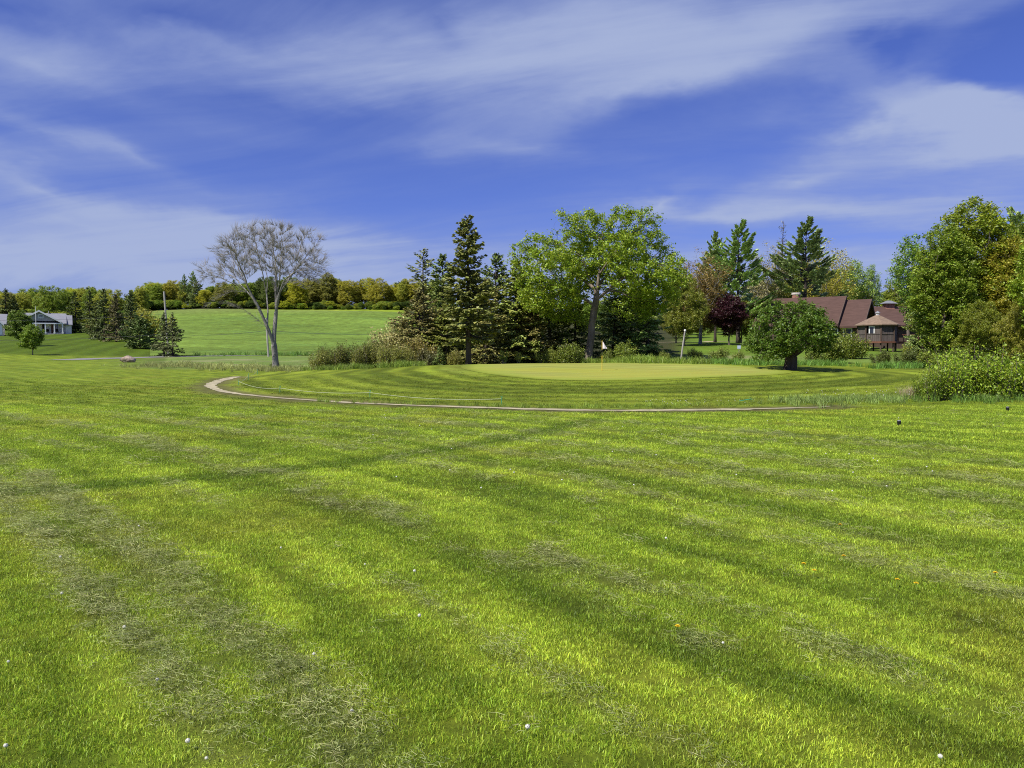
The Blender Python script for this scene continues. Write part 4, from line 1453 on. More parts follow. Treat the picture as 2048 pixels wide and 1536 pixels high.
put('round_pine', 'round_pine', 'wide rounded dark pine beside the pair of spruces', 'tree', 280, 118, 634, (.036, .056, .016), 1.0)
put('small_spruce', 'spruce_tree', 'left one of the joined spruce pair beside the road', 'tree', 328, 103, 627, (.036, .046, .018), .95)
put('small_spruce', 'spruce_tree', 'right one of the joined spruce pair beside the road', 'tree', 345, 101, 627, (.038, .048, .019), .95)
put('small_tree', 'leafy_tree', 'full round green tree in front of the white house', 'tree', 41, 118, 621, (.075, .125, .02), 1.05)
put('small_tree', 'leafy_tree', 'small spreading green tree on the lawn before the white house', 'tree', 65, 100, 650, (.10, .165, .02), 1.1)
put('round_shrub', 'shrub', 'yellow-green bush behind the round pine', 'shrub', 293, 150, 619, (.2, .2, .03), 1.0)

# far woods: single crowns along the edge, then a mass behind them
far = []
fr = np.random.default_rng(91)
tops = [(0, 572), (60, 578), (110, 572), (180, 567), (250, 584), (285, 570), (308, 557), (345, 562), (380, 560), (420, 566), (446, 566), (475, 560), (520, 552), (560, 553), (600, 556),
        (654, 548), (675, 551), (708, 551), (750, 556), (790, 558), (840, 556), (900, 560)]
pal = [((.24, .265, .022), 'yellow-green'), ((.235, .222, .025), 'golden'), ((.12, .18, .02), 'mid green'), ((.065, .10, .018), 'dark green'), ((.19, .225, .03), 'light olive'), ((.165, .165, .03), 'dull olive')]
px = 6.0
while px < 850:
    far.append(px)
    px += fr.uniform(13, 24)
names = ['first', 'second', 'third', 'fourth', 'fifth', 'sixth', 'seventh', 'eighth', 'ninth', 'tenth', 'eleventh', 'twelfth', 'thirteenth', 'fourteenth', 'fifteenth', 'sixteenth',
         'seventeenth', 'eighteenth', 'nineteenth', 'twentieth']
cl_, cr_ = 0, 0
for px in far:
    ty = np.interp(px, [t[0] for t in tops], [t[1] for t in tops]) + fr.uniform(-4, 15)
    left = px < 292
    Y = fr.uniform(205, 235) if left else fr.uniform(272, 292)
    k = [0, 4, 2, 3, 0, 4, 2, 1, 2, 5][fr.integers(0, 10)]
    if 470 < px < 570:
        k = 3 if fr.uniform() < .7 else 2
    if left:
        k = [0, 4, 2, 4, 4, 5][k]
    col, cn = pal[k]
    pr = ['broad_tree', 'lobed_tree', 'tall_tree', 'old_spruce'][fr.choice(4, p=[.3, .25, .3, .15])]
    if pr == 'old_spruce':
        col, cn = (.05, .07, .018), 'dark pointed'
    if left:
        cl_ += 1
        lb = '%s tree in the wood behind the white house, %s from the left' % (cn, names[min(cl_, 20) - 1])
    else:
        cr_ += 1
        q = cr_ if cr_ <= 16 else 0
        lb = ('%s tree in the treeline above the field, %s from its left end' % (cn, names[cr_ - 1])) if cr_ <= 16 else None
    o = put(pr, 'spruce_tree' if pr == 'old_spruce' else 'leafy_tree', lb, 'tree', px, Y, ty, col, fr.uniform(.95, 1.35), group='far woods behind the house' if left else 'far treeline above the field')
    if lb is None:
        o['_q'] = 1
rest = [o for o in COL.objects if o.get('_q')]
for i, o in enumerate(reversed(rest)):
    c = tuple(np.array(o.children[1].color[:3]) / LEAF_GAIN)
    cn = 'dark pointed' if o.name.startswith('spruce') else min(pal, key=lambda p: sum((a - b) ** 2 for a, b in zip(p[0], c)))[1]
    o['label'] = '%s tree in the treeline above the field, %s from its right end' % (cn, names[min(i, 19)])
    del o['_q']
put('pine', 'pine_tree', 'pine standing out above the orange trees left of the bare tree', 'tree', 388, 285, 545, PINE, .7)
put('pine', 'pine_tree', 'smaller pine top left of the pine above the orange trees', 'tree', 371, 288, 551, PINE, .6)


def woods_mass():
    r = np.random.default_rng(17)
    protos = []
    for nm in ('broad_tree', 'lobed_tree', 'tall_tree', 'spruce'):
        me = TREES[nm][2].copy()
        me.materials.clear(); me.materials.append(M_INST_LEAF)
        protos.append(me)
    coll = proto_collection('wood_tree', protos)
    X, Y, S, T, I = [], [], [], [], []

    def add(px, Yd, top, k, ws):
        d = ray(px, 700)
        xx = d[0] / d[1] * Yd
        hh = P(px, top, Yd)[2] - float(H(xx, Yd)[0])
        hp = [12, 11, 14, 10][k]
        X.append(xx); Y.append(Yd); I.append(k)
        s = hh / hp
        S.append((s * ws, s * ws, s))
        c = [np.array(pal[q][0]) for q in (0, 2, 3, 4)][r.integers(0, 4)] if k < 3 else np.array(SPR)
        T.append(c * r.uniform(.7, 1.1) * LEAF_GAIN)
    for i in range(120):
        px = r.uniform(-60, 900)
        left = px < 292
        Yd = r.uniform(240, 300) if left else r.uniform(296, 340)
        ty = np.interp(px, [t[0] for t in tops], [t[1] for t in tops]) + r.uniform(2, 14)
        add(px, Yd, ty, 3 if px > 690 and r.uniform() < .6 else r.integers(0, 4), 1.25)
    for i in range(80):                       # behind the middle clump and the house
        px = r.uniform(840, 1500)
        add(px, r.uniform(150, 260), r.uniform(590, 640), r.integers(0, 4), 1.2)
    for i in range(60):
        px = r.uniform(1480, 2300)
        add(px, r.uniform(140, 220), r.uniform(590, 640) if px < 1760 else r.uniform(540, 620), r.integers(0, 4), 1.2)
    # low undergrowth that closes the foot of the wood edges
    for i in range(260):
        px = r.uniform(280, 860)
        add(px, r.uniform(268, 280), np.interp(px, [280, 860], [606, 610]) + r.uniform(-9, 5), r.integers(0, 3), 1.9)
    for i in range(70):
        px = r.uniform(-20, 290)
        add(px, r.uniform(196, 215), r.uniform(615, 640), r.integers(0, 3), 1.9)
    X, Y = np.array(X), np.array(Y)
    n = len(X)
    scatter('distant_woods', np.column_stack([X, Y, H(X, Y) - .2]), np.column_stack([np.zeros(n), np.zeros(n), r.uniform(0, 6.28, n)]), np.array(S), np.array(I), np.array(T), coll,
            'mass of mixed woods closing the view behind the single trees', 'woods')


woods_mass()

# ------------------------------------------------------------------ shrubs


def bush(proto, px, py, top, color, ws, label, group=None, name='shrub', Y=None):
    g_ = ground_at(px, py)
    Yb = Y or g_[1]
    return put(proto, name, label, 'sapling' if proto == 'sapling' else 'shrub', px, Yb, top, color, ws, group=group)


GW = 'willow hedge left of the spruces'
OLV = (.115, .135, .028)
for i, (px, Y, top, ws) in enumerate([(640, 58, 697, .95), (668, 59, 690, .9), (694, 60, 684, .9), (720, 59, 686, .9), (748, 60, 683, .9), (776, 59, 687, .9), (800, 59, 690, .9), (655, 62, 690, .9), (733, 62, 680, .9), (820, 60, 694, .9)]):
    lbs = ['leftmost low bush of the willow hedge', 'second bush from the left in the willow hedge', 'tall bush in the left half of the willow hedge', 'olive bush in the middle of the willow hedge',
           'bush just right of the middle of the willow hedge', 'third bush from the right end of the willow hedge', 'second bush from the right end of the willow hedge', 'bush at the back of the left part of the willow hedge',
           'highest bush at the back of the willow hedge', 'rightmost bush of the willow hedge']
    put('willow_shrub', 'willow_shrub', lbs[i], 'shrub', px, Y, top, tuple(np.array(OLV) * rng.uniform(.85, 1.2)), ws, group=GW)
GS = 'shrubs behind the putting green'
for (pr, px, Y, top, col, ws, lb) in [
        ('loose_shrub', 848, 61, 668, (.15, .125, .028), .75, 'orange-tinged bush right of the willow hedge'),
        ('round_shrub', 793, 74, 640, (.24, .25, .11), .7, 'cream-flowering bush at the left edge of the spruce clump'),
        ('loose_shrub', 912, 61, 694, (.13, .14, .03), .7, 'small bush just left of the tallest spruce trunk'),
        ('loose_shrub', 858, 60, 690, (.10, .10, .035), .8, 'dark twiggy bush beside the knee-high spruce'),
        ('round_shrub', 1098, 63, 696, (.12, .16, .025), .85, 'low bush left of the elm trunk'),
        ('round_shrub', 1142, 62, 684, (.10, .14, .022), .85, 'taller bush touching the left of the elm trunk'),
        ('round_shrub', 1250, 61, 684, (.105, .15, .022), 1.0, 'rounded bush right of the flag'),
        ('loose_shrub', 1216, 62, 694, (.10, .14, .02), .7, 'small bush between the flag and the rounded bush'),
        ('loose_shrub', 1330, 62, 699, (.12, .16, .03), .9, 'low bush left of the white pole'),
        ('loose_shrub', 1392, 64, 693, (.12, .15, .03), 1.0, 'low bush right of the white pole'),
        ('loose_shrub', 1436, 62, 690, (.11, .15, .03), 1.0, 'wider low bush below the purple tree'),
        ('loose_shrub', 1475, 61, 698, (.12, .16, .03), .8, 'low bush between the purple tree and the apple tree'),
        ('round_shrub', 1665, 62, 668, (.11, .15, .024), .95, 'broad bush right of the apple tree trunk'),
        ('loose_shrub', 1632, 60, 690, (.12, .17, .03), .9, 'low bush behind the apple tree trunk, on its right'),
        ('round_shrub', 1700, 68, 664, (.11, .15, .02), .8, 'bush in front of the brown house window'),
        ('round_shrub', 1765, 62, 699, (.065, .09, .018), .9, 'dark bush below the gazebo'),
        ('round_shrub', 1815, 60, 697, (.06, .085, .018), .95, 'dark bush right below the gazebo deck'),
        ('loose_shrub', 1862, 56, 694, (.12, .165, .022), 1.0, 'leafy bush left of the tree trunks by the house'),
        ('loose_shrub', 1830, 72, 676, (.16, .2, .03), .9, 'bright bush at the end of the house deck'),
        ('loose_shrub', 1900, 54, 690, (.08, .11, .02), 1.1, 'shaded bush under the big green trees')]:
    put(pr, 'shrub', lb, 'shrub', px, Y, top, col, ws, group=GS)
put('sapling', 'sapling', 'left one of two tiny saplings at the back of the putting green', 'sapling', 1007, 60, 698, (.18, .24, .03), 1.2)
put('sapling', 'sapling', 'right one of two tiny saplings at the back of the putting green', 'sapling', 1036, 60, 701, (.18, .22, .03), 1.1)
put('loose_shrub', 'shrub', 'dark sprouts at the foot of the bare tree', 'shrub', 551, 60.4, 719, (.06, .08, .02), .9)
GT = 'bright thicket at the right edge'
for (px, Y, top, ws, lb) in [(1868, 24.6, 722, .85, 'leftmost bright green bush of the thicket at the right edge'), (1910, 24.9, 704, .85, 'second bright bush from the left in the right thicket'),
                             (1955, 25.3, 692, .9, 'tallest bright bush in the middle of the right thicket'), (2000, 25.0, 700, .9, 'bright bush near the right edge in the thicket'),
                             (2046, 25.4, 706, .95, 'bright bush cut off by the right edge'), (1930, 26.8, 700, .95, 'bush behind the middle of the right thicket'),
                             (2020, 27.0, 694, 1.0, 'bush at the back of the right thicket'), (1850, 25.6, 752, .9, 'small low bush at the left tip of the right thicket')]:
    put('thicket_bush' if int(px) % 3 == 0 else 'thicket_shrub', 'shrub', lb, 'shrub', px, Y, top + rng.uniform(-4, 8), tuple(np.array((.13, .20, .016)) * rng.uniform(.65, 1.2)), ws, group=GT)

# dry grass clump by the thicket
dg = proto_collection('dry_tuft', [tuft(60, .14, .35, .75, .010, .45, 700)])
g0 = ground_at(1822, 797)
pp = np.array([[g0[0] + a, g0[1] + b, g0[2]] for a, b in [(0, 0), (.2, .1), (-.2, .15), (.1, .3), (.35, .25), (-.05, -.1)]])
scatter('dry_grass', pp, np.column_stack([np.zeros(6), np.zeros(6), np.arange(6) * 1.0]), np.full((6, 3), .8), np.zeros(6), np.tile([[.5, .42, .25]], (6, 1)), dg,
        'straw-coloured dry grass clump at the left tip of the thicket', 'dry grass')

# ------------------------------------------------------------------ buildings
M_WHITE = mat('white_siding', (.84, .81, .76), .7, .04, 2, .01, 3, stretch=(.2, .2, 14))
M_TRIM = mat('white_trim', (.82, .82, .81), .6, .03)
M_GSIDE = mat('grey_siding', (.38, .37, .38), .8, .06, 2, .01, 3, stretch=(.2, .2, 14))
M_GROOF = mat('grey_shingle', (.215, .22, .245), .9, .14, 1.6, .02, 9, stretch=(1, 1, 6))
M_BROOF = mat('brown_shingle', (.088, .050, .040), .9, .16, 1.3, .02, 8, stretch=(1, 1, 5))
M_BWOOD = mat('dark_board', (.090, .062, .048), .85, .35, 2.0, .015, 8, stretch=(5, 5, .4))
M_GAZ = mat('weathered_board', (.115, .095, .085), .85, .3, 2.0, .015, 8, stretch=(5, 5, .4))
M_TAN = mat('tan_shingle', (.21, .15, .105), .9, .2, 3, .01, 12)
M_GLASS = mat('window_glass', (.025, .03, .035), .08, .1, 1, spec=.8)
M_BRICK = mat('chimney_brick', (.30, .15, .11), .9, .35, 5, .02, 10)
M_STONE = mat('pale_cap', (.52, .48, .42), .9, .15, 4)
M_DECK = mat('red_wood', (.15, .065, .04), .8, .25, 3)
M_METAL = mat('grey_metal', (.35, .35, .35), .5, .1, 3, metal=.6)
M_DARK = mat('dark_opening', (.02, .018, .016), .9, .1)


def window(parent, x0, x1, z0, z1, y, fw=.09, mull=True, name='window', horiz=False):
    """window on a wall facing -y: frame with a recessed pane and glazing bars"""
    m = MB()
    m.box(x0 - fw, x1 + fw, y - .06, y - .003, z0 - fw, z0).box(x0 - fw, x1 + fw, y - .06, y - .003, z1, z1 + fw)
    m.box(x0 - fw, x0, y - .057, y - .003, z0, z1).box(x1, x1 + fw, y - .057, y - .003, z0, z1)
    if mull:
        c = (x0 + x1) / 2
        m.box(c - .03, c + .03, y - .05, y - .003, z0, z1)
    if horiz:
        c = (z0 + z1) / 2
        m.box(x0, x1, y - .047, y - .004, c - .03, c + .03)
    f = m.build(name, M_TRIM, parent)
    MB().box(x0 + .002, x1 - .002, y - .02, y - .004, z0 + .002, z1 - .002).build('pane', M_GLASS, f)
    return f


def roof_slab(parent, x0, x1, ye, ze, yr, zr, th, material, name='roof'):
    """one slope between an eave (ye, ze) and the ridge (yr, zr), of thickness th"""
    m = MB()
    m.hexa([(x0, ye, ze - th), (x1, ye, ze - th), (x1, yr, zr - th), (x0, yr, zr - th), (x0, ye, ze), (x1, ye, ze), (x1, yr, zr), (x0, yr, zr)])
    return m.build(name, material, parent)


def white_house():
    # local: x right, y away, origin at the middle of the main front
    Y = 165.0
    k = Y / FPX
    p = P(104, 668, Y)
    z = float(H(p[0], p[1])[0])
    HR = R(30)
    root = empty('white_house', (p[0], p[1], z), HR)
    tag(root, 'white ranch house with grey roof and columned porch on the left lawn', 'house')
    X = lambda px: (px - 104) * k * .866
    Zp = lambda py: P(104, py, Y)[2] - z
    ze, zr = Zp(646.5), Zp(624.5)
    xl, xr = X(50), X(131)
    MB().box(xl, xr, 1.8, 9.0, -.3, ze).build('wall', M_WHITE, root)
    # main roof, ridge along x
    roof_slab(root, xl - .3, xr + .25, -.15, ze, 5.4, zr, .18, M_GROOF)
    roof_slab(root, xl - .3, xr + .25, 10.9, ze, 5.4, zr, .18, M_GROOF)
    MB().prism_x([(1.8, ze - .1), (9.0, ze - .1), (5.4, zr - .25)], xr - .2, xr - .05).build('gable_wall', M_WHITE, root)
    # cross gable over the porch
    gx0, gx1, gp = X(63), X(123.5), Zp(621)
    gc = X(79.5)
    ge = Zp(642)
    for (a, b) in ((gx1, -1),):
        pass
    m = MB()
    m.prism([(X(40), ge), (gx1 - .3, ge), (gc, gp - .25)], -.12, .02).build('gable_wall', M_GSIDE, root)
    # gable roof slopes (run back into the main roof)
    for sgn, xe in ((1, gx1), (-1, X(38))):
        m = MB()
        nz = .16
        m.hexa([(gc, -.6, gp - nz), (xe, -.6, ge - nz - .1), (xe, 4.0, ge - nz - .1), (gc, 4.0, gp - nz), (gc, -.6, gp), (xe, -.6, ge - .1), (xe, 4.0, ge - .1), (gc, 4.0, gp)])
        m.build('roof', M_GROOF, root)
        t = MB()
        t.hexa([(gc, -.68, gp - .34), (xe, -.68, ge - .44), (xe, -.61, ge - .44), (gc, -.61, gp - .34), (gc, -.68, gp + .02), (xe, -.68, ge - .08), (xe, -.61, ge - .08), (gc, -.61, gp + .02)])
        t.build('rake_board', M_TRIM, root)
    window(root, X(80), X(86.5), Zp(635.2), Zp(630.5), -.12, .16, True, horiz=True)
    MB().box(X(50), X(128.5), -.5, -.32, Zp(648.2), Zp(646.0)).build('porch_beam', M_TRIM, root)
    MB().box(X(50), X(128), -.3, 1.79, ze - .12, ze - .02).build('porch_ceiling', M_TRIM, root)
    MB().box(X(50), X(128), -.45, 1.79, -.3, .16).build('porch_floor', M_STONE, root)
    for px in (73, 91.3, 109, 125.3):
        m = MB().box(X(px) - .11, X(px) + .11, -.45, -.23, .16, Zp(648.2))
        m.box(X(px) - .17, X(px) + .17, -.49, -.19, .16, .5)
        m.build('post', M_TRIM, root)
    for (a, b, nm) in ((84.5, 89.8, 'door'), (102.5, 107, 'door'), (110.5, 116.5, 'window')):
        if nm == 'window':
            window(root, X(a), X(b), .8, 2.2, 1.8, .1)
        else:
            d = MB().box(X(a), X(b), 1.74, 1.797, .16, 2.25).build('door', M_DECK if a > 100 else M_DARK, root)
            MB().box(X(b) - .14, X(b) - .08, 1.68, 1.739, 1.1, 1.2).build('handle', M_METAL, d)
    # lower wing on the right
    wl, wr = X(131.2), X(143.5)
    we, wz = Zp(648.5), Zp(628)
    MB().box(wl, wr, .9, 7.0, -.3, we).build('wing_wall', M_WHITE, root)
    roof_slab(root, wl - .05, wr + .2, .55, we, 4.4, wz, .16, M_GROOF)
    roof_slab(root, wl - .05, wr + .2, 8.2, we, 4.4, wz, .16, M_GROOF)
    MB().prism_x([(.9, we - .1), (7.0, we - .1), (4.4, wz - .22)], wr - .15, wr - .02).build('gable_wall', M_WHITE, root)
    MB().box(X(96.5), X(98), 5.0, 5.3, zr - .2, zr + .5).build('vent', M_STONE, root)
    # garage wing at the left edge
    gl, gr = X(-14), X(12.5)
    MB().box(gl, gr - .3, -1.2, 6.5, -.4, Zp(648)).build('garage_wall', M_WHITE, root)
    roof_slab(root, gl, X(17), -.6, Zp(649), 3.6, Zp(628.5), .16, M_GROOF)
    roof_slab(root, gl, X(17), 7.8, Zp(649), 3.6, Zp(628.5), .16, M_GROOF)
    gpk = X(-2)
    MB().prism([(gl, Zp(648)), (gr - .3, Zp(648)), (gpk, Zp(637.5))], -1.22, -1.1).build('gable_wall', M_GSIDE, root)
    for xe in (gr, gl - .2):
        m = MB()
        za, zb = Zp(636.8), Zp(649.5)
        m.hexa([(gpk, -1.55, za - .3), (xe, -1.55, zb - .3), (xe, 2.0, zb - .3), (gpk, 2.0, za - .3), (gpk, -1.55, za), (xe, -1.55, zb), (xe, 2.0, zb), (gpk, 2.0, za)])
        m.build('roof', M_GROOF, root)
        t = MB()
        t.hexa([(gpk, -1.63, za - .36), (xe, -1.63, zb - .36), (xe, -1.56, zb - .36), (gpk, -1.56, za - .36), (gpk, -1.63, za + .03), (xe, -1.63, zb + .03), (xe, -1.56, zb + .03), (gpk, -1.56, za + .03)])
        t.build('rake_board', M_TRIM, root)
    MB().box(X(-12), X(9), -1.27, -1.203, -.2, 2.1).build('garage_door', M_TRIM, root)
    MB().box(X(-14), gr - .28, -1.26, -1.2, -.4, .18).build('foundation', M_GSIDE, root)
    # chairs on the porch and a flagpole-thin mast by it are things of their own
    for i, px in enumerate((95.5, 114)):
        c = empty('porch_chair', (p[0] + X(px) * math.cos(HR) - .7 * math.sin(HR), p[1] + X(px) * math.sin(HR) + .7 * math.cos(HR), z + .16), HR)
        tag(c, 'dark chair on the white house porch, %s' % ('left of the red door' if i == 0 else 'at its right end'), 'chair', 'porch chairs')
        MB().box(-.28, .28, -.25, .25, .38, .45).build('seat', M_DARK, c)
        MB().box(-.28, .28, .2, .26, .45, 1.05).build('backrest', M_DARK, c)
        for sx in (-.24, .24):
            for sy in (-.2, .2):
                MB().box(sx - .03, sx + .03, sy - .03, sy + .03, 0, .38).build('leg', M_DARK, c)
    q = P(72.5, 668, 158)
    zq = float(H(q[0], q[1])[0])
    ft = P(72.5, 615, 158)[2]
    f = empty('flagpole', (q[0], q[1], zq))
    tag(f, 'thin white flagpole in front of the white house gable', 'flagpole')
    MB().tube([(0, 0, -.1), (0, 0, ft - zq)], [.06, .035], 8).build('pole', M_TRIM, f)
    MB().tube([(0, 0, ft - zq), (0, 0, ft - zq + .1), (0, 0, ft - zq + .16)], [.02, .07, .01], 8).build('finial', M_TRIM, f)


white_house()


def brown_house():
    rz = R(-35)
    p = P(1693, 592, 95)
    z = float(H(P(1690, 697, 95)[0], 95)[0])
    root = empty('brown_house', (p[0], p[1], z), rz)
    tag(root, 'dark brown wooden house with steep brown roofs behind the apple tree', 'house')
    zr = p[2] - z
    # section A: local x along the ridge (ends at 0), ridge at y=0
    run, ze = 4.4, zr - 3.55
    MB().box(-9.8, -.5, -run + .7, run - .5, -1, ze + .3).build('wall', M_BWOOD, root)
    roof_slab(root, -10.2, 0, -run, ze, 0, zr, .2, M_BROOF)
    roof_slab(root, -10.2, 0, run, ze, 0, zr, .2, M_BROOF)
    MB().prism_x([(-run + .7, ze + .2), (run - .7, ze + .2), (0, zr - .3)], -.62, -.45).build('gable_wall', M_BWOOD, root)
    MB().hexa([(-.06, -run, ze - .3), (.04, -run, ze - .3), (.04, 0, zr - .3), (-.06, 0, zr - .3), (-.06, -run, ze + .04), (.04, -run, ze + .04), (.04, 0, zr + .04), (-.06, 0, zr + .04)]).build('rake_board', M_BWOOD, root)
    # section B, further forward
    bx, by = 2.8, .3
    rb, zrb = 4.3, P(1743, 598, 93.6)[2] - z
    zeb = zrb - 3.35
    MB().box(-.44, bx - .9, by - rb + .7, by + rb - .7, -1, zeb + .3).build('wall', M_BWOOD, root)
    roof_slab(root, -.44, bx, by - rb, zeb, by, zrb, .2, M_BROOF)
    roof_slab(root, -.44, bx, by + rb, zeb, by, zrb, .2, M_BROOF)
    MB().prism_x([(by - rb + .7, zeb + .2), (by + rb - .7, zeb + .2), (by, zrb - .35)], bx - 1.02, bx - .85).build('gable_wall', mat('red_brown_board', (.16, .075, .05), .85, .3, 2, .02, 6, stretch=(.4, .4, 6)), root)
    for s in (-1, 1):
        MB().hexa([(bx - .04, by + s * rb, zeb - .32), (bx + .05, by + s * rb, zeb - .32), (bx + .05, by, zrb - .32), (bx - .04, by, zrb - .32),
                   (bx - .04, by + s * rb, zeb + .04), (bx + .05, by + s * rb, zeb + .04), (bx + .05, by, zrb + .04), (bx - .04, by, zrb + .04)]).build('rake_board', M_BWOOD, root)
    # windows under the front eave
    for (x0, x1) in ((-2.6, -1.6), (-1.2, -.2), (.5, 1.3)):
        window(root, x0, x1, zeb - 1.5, zeb - .35, by - rb + .7 if x0 > -.5 else -run + .7, .1, False)
    # right wing behind: ridge parallel to the picture
    c, s_ = math.cos(-rz), math.sin(-rz)
    a = P(1755, 613, 100); b = P(1835, 613, 100)
    wing = empty('wing', (0, 0, 0))
    wing.parent = root
    wing.matrix_parent_inverse = Matrix.Identity(4)
    wing.rotation_euler = (0, 0, -rz)
    la = Vector((a[0] - p[0], a[1] - p[1], 0)); la.rotate(Matrix.Rotation(-rz, 3, 'Z'))
    wing.location = la
    zw = a[2] - z
    wl = b[0] - a[0]
    MB().box(.1, wl + 2, -3.0, 3.0, -1, zw - 2.0).build('wing_wall', M_BWOOD, wing)
    roof_slab(wing, -1.0, wl + 2.5, -3.7, zw - 2.5, 0, zw, .2, M_BROOF)
    roof_slab(wing, -1.0, wl + 2.5, 3.7, zw - 2.5, 0, zw, .2, M_BROOF)
    # cupola vent on the wing
    cx = (1777 - 1755) / FPX * 100
    m = MB().box(cx - .55, cx + .55, -.5, .5, zw - .5, zw + .35)
    m.build('roof_vent', M_BRICK, wing)
    MB().hexa([(cx - .85, -.8, zw + .352), (cx + .85, -.8, zw + .352), (cx + .85, .8, zw + .352), (cx - .85, .8, zw + .352), (cx - .2, -.2, zw + .75), (cx + .2, -.2, zw + .75), (cx + .2, .2, zw + .75), (cx - .2, .2, zw + .75)]).build('vent_cap', M_METAL, wing)
    # round brick chimney
    q = P(1592, 600, 101)
    lq = Vector((q[0] - p[0], q[1] - p[1], 0)); lq.rotate(Matrix.Rotation(-rz, 3, 'Z'))
    ct = P(1592, 585.5, 101)[2] - z
    ch = MB().tube([(lq.x, lq.y, ct - 3), (lq.x, lq.y, ct - .25)], .50, 14).build('chimney', M_BRICK, root)
    MB().tube([(lq.x, lq.y, ct - .249), (lq.x, lq.y, ct)], [.58, .56], 14).build('cap', M_STONE, ch)

    # gazebo: octagonal room on posts, with cone roof and a small cupola
    g_ = P(1754, 690, 86)
    zg = float(H(g_[0], g_[1])[0])
    gz = empty('gazebo', (g_[0], g_[1], zg), R(8))
    tag(gz, 'octagonal weathered wooden gazebo on posts with tan roof', 'gazebo')
    Zg = lambda py: P(1754, py, 86)[2] - zg
    rw, rr_ = 2.02, 2.36
    zf, zt, zp_ = Zg(683), Zg(650), Zg(630.5)
    ang = [R(22.5 + 45 * i) for i in range(8)]
    ring = lambda r_, zz: [(r_ * math.cos(t), r_ * math.sin(t), zz) for t in ang]
    MB().add(ring(rw + .18, zf - .18) + ring(rw + .18, zf), [tuple(range(7, -1, -1)), tuple(range(8, 16))] + [(i, (i + 1) % 8, (i + 1) % 8 + 8, i + 8) for i in range(8)]).build('floor', M_DECK, gz)
    for i in range(8):
        a0, a1 = ang[i], ang[(i + 1) % 8]
        A0, A1 = np.array([math.cos(a0), math.sin(a0)]) * rw, np.array([math.cos(a1), math.sin(a1)]) * rw
        e = (A1 - A0); ln = np.linalg.norm(e); e /= ln
        nrm = np.array([e[1], -e[0]])

        def slab(s0, s1, z0, z1, t0, t1):
            q_ = [A0 + e * s0 + nrm * t0, A0 + e * s1 + nrm * t0, A0 + e * s1 + nrm * t1, A0 + e * s0 + nrm * t1]
            return [(v[0], v[1], z0) for v in q_] + [(v[0], v[1], z1) for v in q_]
        zmid = zf + (zt - zf) * .42
        nbd = 7
        for j in range(nbd):      # lower boards, one by one
            s0, s1 = .09 + (ln - .18) * j / nbd + .008, .09 + (ln - .18) * (j + 1) / nbd - .008
            MB().hexa(slab(s0, s1, zf + .002, zmid, -.06, rng.uniform(-.012, .012))).build('board', M_GAZ, gz)
        MB().hexa(slab(0.09, ln - .09, zmid + .001, zmid + .08, -.07, .04)).build('rail', M_GAZ, gz)
        if i in (4,):
            f = MB()
            f.hexa(slab(.30, .40, zmid + .1, zt - .25, -.05, .03)); f.hexa(slab(ln - .75, ln - .66, zmid + .1, zt - .25, -.05, .03)); f.hexa(slab(.30, ln - .66, zt - .25, zt - .16, -.05, .03))
            fo = f.build('window', M_TRIM, gz)
            MB().hexa(slab(.402, ln - .752, zmid + .1, zt - .252, -.03, -.01)).build('pane', M_GLASS, fo)
            MB().hexa(slab(ln - .64, ln - .09, zmid + .082, zt, -.05, .01)).build('panel', M_GAZ, gz)
        else:
            MB().hexa(slab(.09, ln * .5 - .01, zmid + .082, zt, -.05, -.01)).build('panel', M_GAZ, gz)
            MB().hexa(slab(ln * .5 + .01, ln - .09, zmid + .082, zt, -.05, -.01)).build('panel', M_GAZ, gz)
        MB().tube([(A0[0], A0[1], zf), (A0[0], A0[1], zt + .1)], .09, 6).build('corner_post', M_BWOOD, gz)
        MB().tube([(A0[0] * .95, A0[1] * .95, -.6), (A0[0] * .95, A0[1] * .95, zf - .181)], .08, 6).build('leg', M_BWOOD, gz)
    ra = ring(rr_, zt + .02)
    rb_ = ring(.22, zp_)
    rd = ring(rr_, zt - .08)
    V = ra + rb_ + rd
    F = [(i, (i + 1) % 8, (i + 1) % 8 + 8, i + 8) for i in range(8)] + [(i + 16, (i + 1) % 8 + 16, (i + 1) % 8, i) for i in range(8)] + [tuple(range(23, 15, -1)), tuple(range(8, 16))]
    rf = MB().add(V, F).build('roof', M_TAN, gz)
    MB().tube([(0, 0, zp_ - .05), (0, 0, zp_ + .22), ], .19, 8).build('cupola', M_TRIM, rf)
    MB().tube([(0, 0, zp_ + .221), (0, 0, zp_ + .30), (0, 0, zp_ + .48)], [.30, .26, .03], 8).build('cupola_cap', M_METAL, rf)
    # deck with steps to the right of the gazebo
    dk = P(1806, 690, 87)
    zd = float(H(dk[0], dk[1])[0])
    d = empty('deck', (dk[0], dk[1], zd), 0)
    tag(d, 'reddish wooden deck with railing right of the gazebo', 'deck')
    zf2 = P(1806, 683, 87)[2] - zd
    for j in range(8):
        MB().box(-1.5 + j * .36, -1.5 + j * .36 + .34, -.8, 1.4, zf2 - .05, zf2).build('plank', M_DECK, d)
    MB().box(-1.52, 1.36, -.78, -.7, zf2 - .25, zf2 - .052).build('beam', M_DECK, d)
    MB().box(-1.5, 1.36, -.78, -.70, zf2 + .72, zf2 + .80).build('rail', M_DECK, d)
    for j in range(6):
        xx = -1.46 + j * .56
        MB().box(xx - .03, xx + .03, -.77, -.71, zf2 + .001, zf2 + .719).build('baluster', M_DECK, d)
    for xx in (-1.2, 1.1):
        MB().box(xx - .06, xx + .06, -.7, -.58, -.4, zf2 - .051).build('leg', M_DECK, d)


brown_house()

